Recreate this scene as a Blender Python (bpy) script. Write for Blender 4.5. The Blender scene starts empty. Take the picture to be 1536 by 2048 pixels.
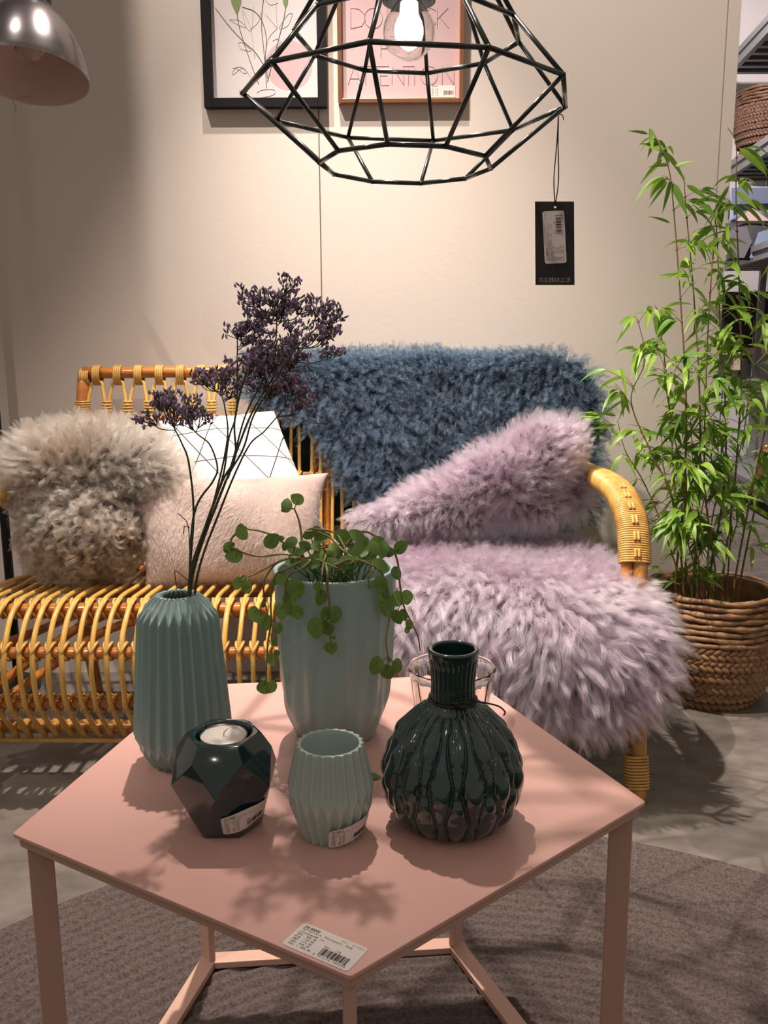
import bpy, bmesh, math, random
import numpy as np
from mathutils import Vector, Matrix, kdtree

SC = bpy.context.scene
COL = SC.collection
PI = math.pi

# ------------------------------------------------------------------ camera
F = 1785.9
PITCH, ROLL = 0.1866, -0.00468
CAM = np.array([0.0589, -0.9769, 0.9484])
cam_data = bpy.data.cameras.new('camera')
cam_data.sensor_fit = 'HORIZONTAL'
cam_data.sensor_width = 36.0
cam_data.lens = F / 1536 * 36.0
cam_data.clip_start = 0.02
cam = bpy.data.objects.new('camera', cam_data)
COL.objects.link(cam)
cam.matrix_world = Matrix.Translation(Vector(CAM)) @ Matrix.Rotation(PI/2 - PITCH, 4, 'X') @ Matrix.Rotation(ROLL, 4, 'Z')
SC.camera = cam

# ------------------------------------------------------------------ colour management, world, lamps
SC.view_settings.view_transform = 'Standard'
SC.view_settings.look = 'None'
SC.view_settings.gamma = 1.0
SC.view_settings.use_curve_mapping = False
SC.view_settings.exposure = 0.0
SC.cycles.use_denoising = True
SC.cycles.max_bounces = 8
SC.cycles.transparent_max_bounces = 8
SC.cycles.sample_clamp_indirect = 4.0

world = bpy.data.worlds.new('world')
SC.world = world
world.use_nodes = True
world.node_tree.nodes['Background'].inputs[0].default_value = (1.0, 0.84, 0.72, 1)
world.node_tree.nodes['Background'].inputs[1].default_value = 0.27

def spot(name, loc, target, watts, col, size_deg, blend, radius):
    d = bpy.data.lights.new(name, 'SPOT')
    d.energy = watts; d.color = col; d.spot_size = math.radians(size_deg)
    d.spot_blend = blend; d.shadow_soft_size = radius
    o = bpy.data.objects.new(name, d); COL.objects.link(o)
    o.location = loc
    o.rotation_euler = (Vector(target) - Vector(loc)).to_track_quat('-Z', 'Y').to_euler()
    return o

def point(name, loc, watts, col, radius):
    d = bpy.data.lights.new(name, 'POINT')
    d.energy = watts; d.color = col; d.shadow_soft_size = radius
    o = bpy.data.objects.new(name, d); COL.objects.link(o); o.location = loc
    return o

WARM = (1.0, 0.87, 0.775)
K1 = (-0.17, 0.99, 2.85)
K2 = (-1.03, 0.20, 4.00)
spot('key_spot', K1, (0.06, 0.93, 0.40), 415, WARM, 64, 0.9, 0.020)
spot('wall_spot', K2, (1.14, 1.52, 1.10), 560, WARM, 64, 0.9, 0.009)
spot('left_spot', (-1.55, -0.65, 2.80), (-0.62, 0.85, 0.20), 105, WARM, 44, 0.8, 0.020)
point('pendant_bulb_light', (0.099, 0.46, 1.403), 5.0, (1.0, 0.86, 0.76), 0.022)
for i, (x, y) in enumerate([(-1.6, -1.2), (1.1, -2.4), (-0.4, -2.8), (2.2, -0.9), (0.3, -1.2), (1.8, 1.2), (-2.3, 0.5), (-1.0, -4.0), (2.0, -4.2)]):
    spot('shop_spot', (x, y, 3.1), (x * 0.7, y * 0.7, 0.0), 6.5, (1.0, 0.86, 0.76), 110, 0.6, 0.018)
spot('far_spot', (1.3, 3.2, 2.9), (2.4, 4.9, 1.6), 330, (1.0, 0.90, 0.88), 110, 0.6, 0.08)
spot('aisle_spot', (1.2, 2.3, 3.0), (1.6, 2.9, 0.2), 260, (1.0, 0.9, 0.88), 90, 0.6, 0.05)

# ------------------------------------------------------------------ placing helpers: a photo pixel turned into a point at a known depth or height
_c, _s = math.cos(PITCH), math.sin(PITCH)
_cr, _sr = math.cos(ROLL), math.sin(ROLL)
def ray(u, v):
    a, b = u - 768, v - 1024
    X = (a*_cr + b*_sr)/F; Y = (-a*_sr + b*_cr)/F
    return np.array([X, _c - Y*_s, -_s - Y*_c])
def at(u, v, y):
    r = ray(u, v); return CAM + r*((y - CAM[1])/r[1])
def atz(u, v, z):
    r = ray(u, v); return CAM + r*((z - CAM[2])/r[2])

# ------------------------------------------------------------------ object helpers
def tag(o, label=None, cat=None, group=None, kind=None):
    if label: o['label'] = label
    if cat: o['category'] = cat
    if group: o['group'] = group
    if kind: o['kind'] = kind
    return o

def thing(name, label, cat, loc=(0, 0, 0), group=None):
    o = bpy.data.objects.new(name, None); COL.objects.link(o)
    o.location = loc
    o.empty_display_size = 0.05
    return tag(o, label, cat, group)

class MB:
    """collects vertices and faces in world coordinates"""
    def __init__(self): self.v = []; self.f = []; self.m = []; self.n = 0; self.mi = 0
    def add(self, vs, fs):
        o = self.n
        self.v.extend([tuple(map(float, p)) for p in vs]); self.n += len(vs)
        for f in fs: self.f.append([i + o for i in f]); self.m.append(self.mi)
    def box(self, c, d, R=None):
        x, y, z = d[0]/2, d[1]/2, d[2]/2
        P = np.array([(sx*x, sy*y, sz*z) for sx in (-1, 1) for sy in (-1, 1) for sz in (-1, 1)])
        if R is not None: P = P @ np.array(R).T
        P = P + np.array(c)
        self.add(P, [(0,1,3,2),(4,6,7,5),(0,4,5,1),(2,3,7,6),(0,2,6,4),(1,5,7,3)])
    def prism(self, pts, z0, z1):
        n = len(pts)
        P = [(x, y, z0) for x, y in pts] + [(x, y, z1) for x, y in pts]
        self.add(P, [tuple(range(n))[::-1], tuple(range(n, 2*n))] + [(i, (i+1) % n, n+(i+1) % n, n+i) for i in range(n)])
    def tube(self, path, r, seg=8, closed=False, cap=True, flat=None):
        P = np.array([np.asarray(p, float) for p in path]); n = len(P)
        rr = np.full(n, r, float) if np.isscalar(r) else np.asarray(r, float)
        if closed:
            T = np.roll(P, -1, 0) - np.roll(P, 1, 0)
        else:
            T = np.gradient(P, axis=0)
        T /= np.linalg.norm(T, axis=1)[:, None] + 1e-12
        ref = np.array([0, 0, 1.0]) if abs(T[0][2]) < 0.9 else np.array([1.0, 0, 0])
        N = np.cross(T[0], ref); N /= np.linalg.norm(N)
        V = []; ang = np.arange(seg)*2*PI/seg
        for i in range(n):
            N = N - T[i]*np.dot(N, T[i]); N /= np.linalg.norm(N) + 1e-12
            B = np.cross(T[i], N)
            V.append(P[i] + rr[i]*(np.cos(ang)[:, None]*N + np.sin(ang)[:, None]*B))
        V = np.concatenate(V)
        fs = []
        m = n if closed else n-1
        for i in range(m):
            a, b = i*seg, ((i+1) % n)*seg
            for k in range(seg):
                k2 = (k+1) % seg
                fs.append((a+k, a+k2, b+k2, b+k))
        if cap and not closed:
            fs.append(tuple(range(seg))[::-1]); fs.append(tuple((n-1)*seg + k for k in range(seg)))
        self.add(V, fs)
    def rings(self, rings, cap0=True, cap1=True):
        n = len(rings[0]); V = np.concatenate([np.asarray(r) for r in rings]); fs = []
        for i in range(len(rings)-1):
            for k in range(n):
                k2 = (k+1) % n
                fs.append((i*n+k, i*n+k2, (i+1)*n+k2, (i+1)*n+k))
        if cap0: fs.append(tuple(range(n))[::-1])
        if cap1: fs.append(tuple((len(rings)-1)*n + k for k in range(n)))
        self.add(V, fs)
    def ball(self, c, r, seg=10, rn=6, R=None):
        r = np.array([r, r, r]) if np.isscalar(r) else np.array(r)
        V = [np.array([0, 0, -1.0])]
        for i in range(1, rn):
            t = -PI/2 + PI*i/rn
            for k in range(seg):
                a = 2*PI*k/seg
                V.append(np.array([math.cos(t)*math.cos(a), math.cos(t)*math.sin(a), math.sin(t)]))
        V.append(np.array([0, 0, 1.0]))
        V = np.array(V)*r
        if R is not None: V = V @ np.array(R).T
        V = V + np.array(c); fs = []
        for k in range(seg): fs.append((0, 1+(k+1) % seg, 1+k))
        for i in range(rn-2):
            for k in range(seg):
                a = 1+i*seg; b = a+seg; k2 = (k+1) % seg
                fs.append((a+k, a+k2, b+k2, b+k))
        a = 1+(rn-2)*seg; t = len(V)-1
        for k in range(seg): fs.append((a+k, a+(k+1) % seg, t))
        self.add(V, fs)
    def build(self, name, mats, parent=None, smooth=True, bevel=0, bseg=2, uv=None):
        me = bpy.data.meshes.new(name)
        me.from_pydata(self.v, [], self.f)
        if not isinstance(mats, (list, tuple)): mats = [mats]
        for m in mats: me.materials.append(m)
        if len(mats) > 1: me.polygons.foreach_set('material_index', self.m)
        if smooth: me.polygons.foreach_set('use_smooth', [True]*len(me.polygons))
        if uv is not None:
            l = me.uv_layers.new(name='UVMap')
            idx = np.empty(len(me.loops), int); me.loops.foreach_get('vertex_index', idx)
            l.data.foreach_set('uv', np.asarray(uv)[idx].ravel())
        me.update()
        o = bpy.data.objects.new(name, me); COL.objects.link(o)
        if parent is not None:
            o.parent = parent
            o.matrix_parent_inverse = Matrix.Translation(-Vector(world_loc(parent)))
        if bevel:
            b = o.modifiers.new('bevel', 'BEVEL'); b.width = bevel; b.segments = bseg; b.limit_method = 'ANGLE'
            b.harden_normals = False
        return o

def world_loc(o):
    # every parent in this scene is unrotated; meshes keep their vertices in world coordinates
    l = Vector(o.location) if o.type == 'EMPTY' else Vector((0, 0, 0))
    return l

def smooth_path(P, n=8):
    """Catmull-Rom through the points"""
    P = [np.asarray(p, float) for p in P]
    if len(P) < 3: 
        return [P[0] + (P[1]-P[0])*t for t in np.linspace(0, 1, n)]
    Q = [2*P[0]-P[1]] + P + [2*P[-1]-P[-2]]
    out = []
    for i in range(1, len(Q)-2):
        for t in np.linspace(0, 1, n, endpoint=False):
            a, b, c, d = Q[i-1], Q[i], Q[i+1], Q[i+2]
            out.append(0.5*((2*b) + (c-a)*t + (2*a-5*b+4*c-d)*t*t + (-a+3*b-3*c+d)*t**3))
    out.append(P[-1])
    return out

# ------------------------------------------------------------------ materials
def srgb(r, g, b):
    f = lambda c: (c/255/12.92) if c/255 <= 0.04045 else ((c/255+0.055)/1.055)**2.4
    return (f(r), f(g), f(b), 1.0)

def mat(name, col, rough=0.5, metal=0.0, spec=0.5, coat=0.0, noise=None, bump=None, sheen=0.0, coat_rough=0.05):
    m = bpy.data.materials.new(name); m.use_nodes = True
    nt = m.node_tree; b = nt.nodes['Principled BSDF']
    b.inputs['Base Color'].default_value = col if len(col) == 4 else (*col, 1)
    b.inputs['Roughness'].default_value = rough
    b.inputs['Metallic'].default_value = metal
    b.inputs['Specular IOR Level'].default_value = spec
    b.inputs['Coat Weight'].default_value = coat
    b.inputs['Coat Roughness'].default_value = coat_rough
    b.inputs['Sheen Weight'].default_value = sheen
    tc = nt.nodes.new('ShaderNodeTexCoord')
    if noise:   # (scale, second colour, detail, lo, hi, (sx,sy,sz))
        sc, c2, det, lo, hi, st = noise
        mp = nt.nodes.new('ShaderNodeMapping'); mp.inputs['Scale'].default_value = st
        nz = nt.nodes.new('ShaderNodeTexNoise'); nz.inputs['Scale'].default_value = sc; nz.inputs['Detail'].default_value = det
        cr = nt.nodes.new('ShaderNodeValToRGB')
        cr.color_ramp.elements[0].position = lo; cr.color_ramp.elements[1].position = hi
        cr.color_ramp.elements[0].color = col if len(col) == 4 else (*col, 1); cr.color_ramp.elements[1].color = c2
        nt.links.new(tc.outputs['Object'], mp.inputs[0]); nt.links.new(mp.outputs[0], nz.inputs['Vector'])
        nt.links.new(nz.outputs['Fac'], cr.inputs[0]); nt.links.new(cr.outputs[0], b.inputs['Base Color'])
    if bump:    # (scale, strength, distance)
        nz = nt.nodes.new('ShaderNodeTexNoise'); nz.inputs['Scale'].default_value = bump[0]; nz.inputs['Detail'].default_value = 4
        bp = nt.nodes.new('ShaderNodeBump'); bp.inputs['Strength'].default_value = bump[1]; bp.inputs['Distance'].default_value = bump[2]
        nt.links.new(tc.outputs['Object'], nz.inputs['Vector']); nt.links.new(nz.outputs['Fac'], bp.inputs['Height'])
        nt.links.new(bp.outputs[0], b.inputs['Normal'])
    return m

def hair_mat(name, col, col2, rough=0.35, rr=0.5, patch=None):
    """dyed wool: each strand its own tone between two colours; patch = (scale, stretch, lo, hi) lets whole areas differ"""
    m = bpy.data.materials.new(name); m.use_nodes = True
    nt = m.node_tree; nt.nodes.clear()
    out = nt.nodes.new('ShaderNodeOutputMaterial')
    h = nt.nodes.new('ShaderNodeBsdfHairPrincipled')
    h.parametrization = 'COLOR'
    h.inputs['Roughness'].default_value = rough
    h.inputs['Radial Roughness'].default_value = rr
    h.inputs['Random Roughness'].default_value = 0.2
    hi = nt.nodes.new('ShaderNodeHairInfo')
    mx = nt.nodes.new('ShaderNodeMix'); mx.data_type = 'RGBA'
    mx.inputs['A'].default_value = col; mx.inputs['B'].default_value = col2
    if patch:
        tc = nt.nodes.new('ShaderNodeTexCoord'); mp = nt.nodes.new('ShaderNodeMapping'); mp.inputs['Scale'].default_value = patch[1]
        nz = nt.nodes.new('ShaderNodeTexNoise'); nz.inputs['Scale'].default_value = patch[0]; nz.inputs['Detail'].default_value = 3
        mr = nt.nodes.new('ShaderNodeMapRange'); mr.inputs['From Min'].default_value = patch[2]; mr.inputs['From Max'].default_value = patch[3]
        nt.links.new(tc.outputs['Object'], mp.inputs[0]); nt.links.new(mp.outputs[0], nz.inputs['Vector']); nt.links.new(nz.outputs['Fac'], mr.inputs['Value'])
        ad = nt.nodes.new('ShaderNodeMath'); ad.operation = 'MULTIPLY_ADD'; ad.inputs[1].default_value = 0.35
        m2 = nt.nodes.new('ShaderNodeMath'); m2.operation = 'MULTIPLY'; m2.inputs[1].default_value = 0.65
        nt.links.new(mr.outputs[0], m2.inputs[0]); nt.links.new(hi.outputs['Random'], ad.inputs[0]); nt.links.new(m2.outputs[0], ad.inputs[2])
        nt.links.new(ad.outputs[0], mx.inputs['Factor'])
    else:
        nt.links.new(hi.outputs['Random'], mx.inputs['Factor'])
    nt.links.new(mx.outputs['Result'], h.inputs['Color'])
    nt.links.new(h.outputs[0], out.inputs[0])
    return m

M = {}
M['wall'] = mat('painted_wall', (0.66, 0.59, 0.53), 0.75, bump=(90, 0.12, 0.002))
M['seam_soft'] = mat('soft_seam', (0.40, 0.34, 0.29), 0.9)
M['seam'] = mat('wall_seam', (0.16, 0.12, 0.09), 0.9)
M['floor'] = mat('concrete', (0.115, 0.100, 0.088), 0.42, noise=(11, (0.215, 0.19, 0.168, 1), 12, 0.32, 0.72, (1, 1.6, 1)), bump=(55, 0.3, 0.003))
M['pink'] = mat('nude_lacquer', (0.66, 0.385, 0.335), 0.34, bump=(300, 0.03, 0.0005))
M['pinkframe'] = mat('nude_steel', (0.60, 0.38, 0.30), 0.42)
M['black_metal'] = mat('dark_green_metal', (0.012, 0.020, 0.018), 0.28, coat=0.3)
M['black'] = mat('black_matt', (0.012, 0.011, 0.012), 0.5)
M['black_frame'] = mat('black_frame', (0.010, 0.009, 0.010), 0.5, spec=0.15)
M['card'] = mat('black_card', (0.010, 0.009, 0.010), 0.6)
M['sticker'] = mat('paper_sticker', (0.72, 0.66, 0.63), 0.55)
M['ink'] = mat('ink', (0.05, 0.03, 0.05), 0.7)
M['greyink'] = mat('grey_ink', (0.36, 0.32, 0.32), 0.7)
M['thinink'] = mat('thin_ink', (0.26, 0.17, 0.17), 0.7)
M['mint'] = mat('mint_glaze', (0.27, 0.40, 0.385), 0.18, coat=0.35, bump=(14, 0.05, 0.002))
M['mintmatt'] = mat('mint_matt_glaze', (0.32, 0.45, 0.43), 0.42, coat=0.1)
M['mintlight'] = mat('pale_mint_glaze', (0.40, 0.49, 0.45), 0.3, coat=0.3)
M['teal'] = mat('dark_teal_glaze', (0.004, 0.026, 0.029), 0.09, coat=0.8, spec=0.6)
M['green'] = mat('dark_green_glaze', (0.004, 0.024, 0.023), 0.08, coat=0.9, spec=0.6, coat_rough=0.02, noise=(30, (0.009, 0.042, 0.036, 1), 3, 0.35, 0.7, (1, 1, 1)))
M['wax'] = mat('white_wax', (0.80, 0.74, 0.68), 0.4)
M['alu'] = mat('aluminium_cup', (0.55, 0.52, 0.5), 0.3, metal=1)
M['cane'] = mat('pale_cane', (0.60, 0.34, 0.070), 0.28, coat=0.45, noise=(25, (0.74, 0.45, 0.11, 1), 4, 0.35, 0.7, (1, 1, 0.3)))
M['binding'] = mat('cane_binding', (0.66, 0.39, 0.10), 0.38, coat=0.3, noise=(40, (0.42, 0.22, 0.06, 1), 3, 0.4, 0.8, (1, 1, 1)))
M['rattan'] = mat('varnished_rattan', (0.56, 0.215, 0.040), 0.20, coat=0.6, noise=(9, (0.34, 0.105, 0.020, 1), 5, 0.35, 0.75, (0.6, 3, 3)))
M['rattan_light'] = mat('golden_rattan', (0.60, 0.29, 0.065), 0.28, coat=0.4, noise=(14, (0.30, 0.12, 0.03, 1), 5, 0.3, 0.8, (2, 2, 0.5)))
M['white_fabric'] = None
M['hide'] = mat('beige_hide', (0.50, 0.38, 0.33), 0.7, noise=(7, (0.36, 0.26, 0.225, 1), 5, 0.35, 0.7, (1, 2, 2)), sheen=0.3, bump=(120, 0.3, 0.002))
M['steel'] = mat('brushed_gunmetal', (0.15, 0.135, 0.14), 0.24, metal=0.95)
M['shade_in'] = mat('shade_inside', (0.66, 0.53, 0.49), 0.6)
M['copper'] = mat('copper', (0.72, 0.36, 0.20), 0.28, metal=1.0)
M['paper'] = mat('print_paper', (0.66, 0.60, 0.60), 0.5)
M['pinkpaper'] = mat('pink_paper', (0.57, 0.40, 0.41), 0.5)
M['leafgreen'] = mat('leaf_print', (0.18, 0.24, 0.08), 0.6)
M['stalk'] = mat('stalk', (0.045, 0.06, 0.03), 0.6)
M['flower'] = mat('purple_floret', (0.30, 0.20, 0.36), 0.75, noise=(300, (0.44, 0.31, 0.50, 1), 2, 0.4, 0.6, (1, 1, 1)))
M['calyx'] = mat('dry_calyx', (0.13, 0.12, 0.105), 0.8)
M['vine'] = mat('vine_stem', (0.20, 0.21, 0.06), 0.5, noise=(30, (0.22, 0.11, 0.06, 1), 2, 0.4, 0.7, (1, 1, 1)))
M['soil'] = mat('soil', (0.03, 0.022, 0.016), 0.95, bump=(90, 0.8, 0.01))
M['seagrass'] = mat('seagrass', (0.34, 0.19, 0.085), 0.6, noise=(22, (0.15, 0.07, 0.03, 1), 6, 0.3, 0.72, (1, 1, 3)), bump=(120, 0.35, 0.003))
M['dark_grass'] = mat('dark_seagrass', (0.13, 0.06, 0.03), 0.6, noise=(22, (0.05, 0.025, 0.015, 1), 6, 0.3, 0.72, (1, 1, 3)))
M['culm'] = mat('bamboo_culm', (0.10, 0.13, 0.035), 0.4, noise=(9, (0.28, 0.13, 0.06, 1), 3, 0.42, 0.62, (2, 2, 1)))
M['grey_shelf'] = mat('grey_shelf', (0.17, 0.17, 0.178), 0.5)
M['white_far'] = mat('far_white', (0.56, 0.52, 0.52), 0.7)
M['void'] = mat('dark_panel', (0.006, 0.005, 0.006), 0.7)
M['blue_cush'] = mat('pale_blue_fabric', (0.20, 0.24, 0.33), 0.8)
M['darkblue_cush'] = mat('slate_fabric', (0.12, 0.13, 0.19), 0.8)
M['rose'] = mat('rose_fabric', (0.55, 0.36, 0.36), 0.8)
M['charcoal'] = mat('charcoal_fabric', (0.035, 0.032, 0.038), 0.85)
M['grey_cush'] = mat('grey_fabric', (0.13, 0.12, 0.13), 0.85)
M['terracotta'] = mat('terracotta', (0.45, 0.19, 0.12), 0.6)
M['cream'] = mat('cream', (0.65, 0.50, 0.42), 0.6)
M['white_gloss'] = mat('white_gloss', (0.8, 0.76, 0.76), 0.2, coat=0.5)
M['throw_blue'] = mat('hide_blue', (0.016, 0.028, 0.045), 0.9)
M['throw_lilac'] = mat('hide_lilac', (0.10, 0.065, 0.09), 0.9)
M['throw_taupe'] = mat('hide_taupe', (0.11, 0.08, 0.06), 0.9)
M['fur_blue'] = hair_mat('blue_curls', (0.006, 0.013, 0.026, 1), (0.046, 0.078, 0.125, 1), patch=(9, (1, 1, 1.6), .32, .68))
M['fur_brown'] = hair_mat('brown_wool', (0.15, 0.10, 0.072, 1), (0.56, 0.44, 0.35, 1), rough=0.32, patch=(6, (1, 1, 1.2), .35, .65))
M['fur_lilac'] = hair_mat('lilac_wool', (0.36, 0.215, 0.33, 1), (0.66, 0.46, 0.60, 1), rough=0.3, patch=(10, (1, 1, 1), .3, .7))
M['fur_taupe'] = hair_mat('taupe_wool', (0.24, 0.165, 0.12, 1), (0.74, 0.60, 0.49, 1), rough=0.32, patch=(5, (1, 1, 1.2), .35, .65))
M['fur_hide'] = hair_mat('short_beige_hair', (0.46, 0.34, 0.30, 1), (0.86, 0.75, 0.70, 1), patch=(6, (1.6, 1, 0.45), .36, .64))

def leaf_mat(name, c1, c2, scale, trans=0.25):
    m = mat(name, c1, 0.45, noise=(scale, c2, 2, 0.35, 0.65, (1, 1, 1)))
    nt = m.node_tree; b = nt.nodes['Principled BSDF']; out = nt.nodes['Material Output']
    tr = nt.nodes.new('ShaderNodeBsdfTranslucent'); mx = nt.nodes.new('ShaderNodeMixShader'); mx.inputs[0].default_value = trans
    src = b.inputs['Base Color'].links[0].from_socket
    nt.links.new(src, tr.inputs[0]); nt.links.new(b.outputs[0], mx.inputs[1]); nt.links.new(tr.outputs[0], mx.inputs[2])
    nt.links.new(mx.outputs[0], out.inputs[0])
    return m
M['leaf'] = leaf_mat('round_leaf', (0.10, 0.20, 0.035, 1), (0.20, 0.33, 0.07, 1), 18)
M['bleaf'] = leaf_mat('bamboo_leaf', (0.12, 0.27, 0.025, 1), (0.33, 0.52, 0.07, 1), 9, 0.35)

def glass_mat(name, ior=1.48, rough=0.0, col=(1, 1, 1, 1)):
    m = bpy.data.materials.new(name); m.use_nodes = True
    b = m.node_tree.nodes['Principled BSDF']
    b.inputs['Base Color'].default_value = col
    b.inputs['Roughness'].default_value = rough
    b.inputs['Transmission Weight'].default_value = 1.0
    b.inputs['IOR'].default_value = ior
    return m
M['glass'] = glass_mat('clear_glass', 1.47, 0.0, (0.97, 0.98, 0.96, 1))
def emit_mat(name, col, s):
    m = bpy.data.materials.new(name); m.use_nodes = True
    nt = m.node_tree; nt.nodes.clear()
    o = nt.nodes.new('ShaderNodeOutputMaterial'); e = nt.nodes.new('ShaderNodeEmission')
    e.inputs[0].default_value = col; e.inputs[1].default_value = s
    nt.links.new(e.outputs[0], o.inputs[0]); return m
M['bulb_glow'] = emit_mat('bulb_glow_ball', (1.0, 0.88, 0.80, 1), 40.0)

def node_rug():
    m = bpy.data.materials.new('ribbed_wool_rug'); m.use_nodes = True
    nt = m.node_tree; b = nt.nodes['Principled BSDF']; b.inputs['Roughness'].default_value = 0.95
    tc = nt.nodes.new('ShaderNodeTexCoord')
    nz = nt.nodes.new('ShaderNodeTexNoise'); nz.inputs['Scale'].default_value = 220; nz.inputs['Detail'].default_value = 5
    cr = nt.nodes.new('ShaderNodeValToRGB')
    cr.color_ramp.elements[0].position = 0.3; cr.color_ramp.elements[0].color = (0.052, 0.038, 0.034, 1)
    cr.color_ramp.elements[1].position = 0.75; cr.color_ramp.elements[1].color = (0.145, 0.110, 0.100, 1)
    nt.links.new(tc.outputs['Object'], nz.inputs['Vector']); nt.links.new(nz.outputs['Fac'], cr.inputs[0])
    nt.links.new(cr.outputs[0], b.inputs['Base Color'])
    bp = nt.nodes.new('ShaderNodeBump'); bp.inputs['Strength'].default_value = 0.7; bp.inputs['Distance'].default_value = 0.004
    nt.links.new(nz.outputs['Fac'], bp.inputs['Height']); nt.links.new(bp.outputs[0], b.inputs['Normal'])
    return m
M['rug'] = node_rug()

def node_triangles():
    """white cotton with a printed grid of thin black triangles, laid out on the cushion's own UV"""
    m = bpy.data.materials.new('triangle_print_cotton'); m.use_nodes = True
    nt = m.node_tree; L = nt.links; b = nt.nodes['Principled BSDF']; b.inputs['Roughness'].default_value = 0.85
    uv = nt.nodes.new('ShaderNodeUVMap')
    sep = nt.nodes.new('ShaderNodeSeparateXYZ'); L.new(uv.outputs[0], sep.inputs[0])
    def math_(op, a, b_=None):
        n = nt.nodes.new('ShaderNodeMath'); n.operation = op
        for i, x in enumerate((a, b_)):
            if x is None: continue
            if isinstance(x, (int, float)): n.inputs[i].default_value = x
            else: L.new(x, n.inputs[i])
        return n.outputs[0]
    U, V = sep.outputs[0], sep.outputs[1]
    cover = None
    for ang in (90, 30, 150):
        ca, sa = math.cos(math.radians(ang)), math.sin(math.radians(ang))
        d = math_('ADD', math_('MULTIPLY', U, ca), math_('MULTIPLY', V, sa))
        fr = math_('FRACT', math_('ADD', math_('DIVIDE', d, 0.086), 10.25))
        ln = math_('LESS_THAN', math_('ABSOLUTE', math_('SUBTRACT', fr, 0.5)), 0.0150)
        cover = ln if cover is None else math_('MAXIMUM', cover, ln)
    mx = nt.nodes.new('ShaderNodeMix'); mx.data_type = 'RGBA'
    mx.inputs['A'].default_value = (0.74, 0.70, 0.68, 1); mx.inputs['B'].default_value = (0.05, 0.045, 0.04, 1)
    L.new(cover, mx.inputs['Factor']); L.new(mx.outputs['Result'], b.inputs['Base Color'])
    nz = nt.nodes.new('ShaderNodeTexNoise'); nz.inputs['Scale'].default_value = 30
    tc = nt.nodes.new('ShaderNodeTexCoord'); L.new(tc.outputs['Object'], nz.inputs['Vector'])
    bp = nt.nodes.new('ShaderNodeBump'); bp.inputs['Strength'].default_value = 0.4; bp.inputs['Distance'].default_value = 0.004
    L.new(nz.outputs['Fac'], bp.inputs['Height']); L.new(bp.outputs[0], b.inputs['Normal'])
    return m
M['white_fabric'] = node_triangles()

# ------------------------------------------------------------------ lettering
_textcache = {}
def text_mesh(s):
    if s in _textcache: return _textcache[s]
    cu = bpy.data.curves.new('t', 'FONT'); cu.body = s; cu.size = 1.0; cu.resolution_u = 3
    ob = bpy.data.objects.new('t', cu); COL.objects.link(ob)
    dg = bpy.context.evaluated_depsgraph_get()
    me = ob.evaluated_get(dg).to_mesh()
    vs = np.array([v.co[:] for v in me.vertices]).reshape(-1, 3); fs = [tuple(p.vertices) for p in me.polygons]
    ob.evaluated_get(dg).to_mesh_clear()
    bpy.data.objects.remove(ob); bpy.data.curves.remove(cu)
    _textcache[s] = (vs, fs)
    return vs, fs

def put_text(mb, s, x, y, h, fn, xs=0.8, mono=None):
    """lettering of cap height h at (x, y) of the sticker plane; fn maps plane (x, y) to the world"""
    if mono:
        cx = x
        for ch in s:
            if ch != ' ':
                vs, fs = text_mesh(ch)
                w = vs[:, 0].max() - vs[:, 0].min()
                k = h/0.7
                sx = min(k, mono*0.86/max(w, 1e-3))
                P = [fn(cx + (v[0]-vs[:, 0].min())*sx, y + v[1]*k) for v in vs]
                mb.add(P, fs)
            cx += mono
        return
    vs, fs = text_mesh(s); k = h/0.7
    mb.add([fn(x + v[0]*k*xs, y + v[1]*k) for v in vs], fs)

def barcode(mb, x, y, w, h, fn, seed=3):
    rnd = random.Random(seed); cx = x; n = 46; u = w/n; i = 0
    while i < n:
        k = rnd.choice((1, 1, 2, 3)); g = rnd.choice((1, 1, 2))
        k = min(k, n-i)
        y0 = y - (h*0.12 if i < 3 or i > n-4 or 21 < i < 25 else 0)
        mb.add([fn(cx, y0), fn(cx+k*u, y0), fn(cx+k*u, y+h), fn(cx, y+h)], [(0, 1, 2, 3)])
        cx += (k+g)*u; i += k+g

def rounded_rect(w, h, r, n=5):
    pts = []
    for cx, cy, a0 in ((w/2-r, h/2-r, 0), (-w/2+r, h/2-r, PI/2), (-w/2+r, -h/2+r, PI), (w/2-r, -h/2+r, 1.5*PI)):
        for k in range(n+1):
            a = a0 + PI/2*k/n; pts.append((cx+r*math.cos(a), cy+r*math.sin(a)))
    return pts

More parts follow.
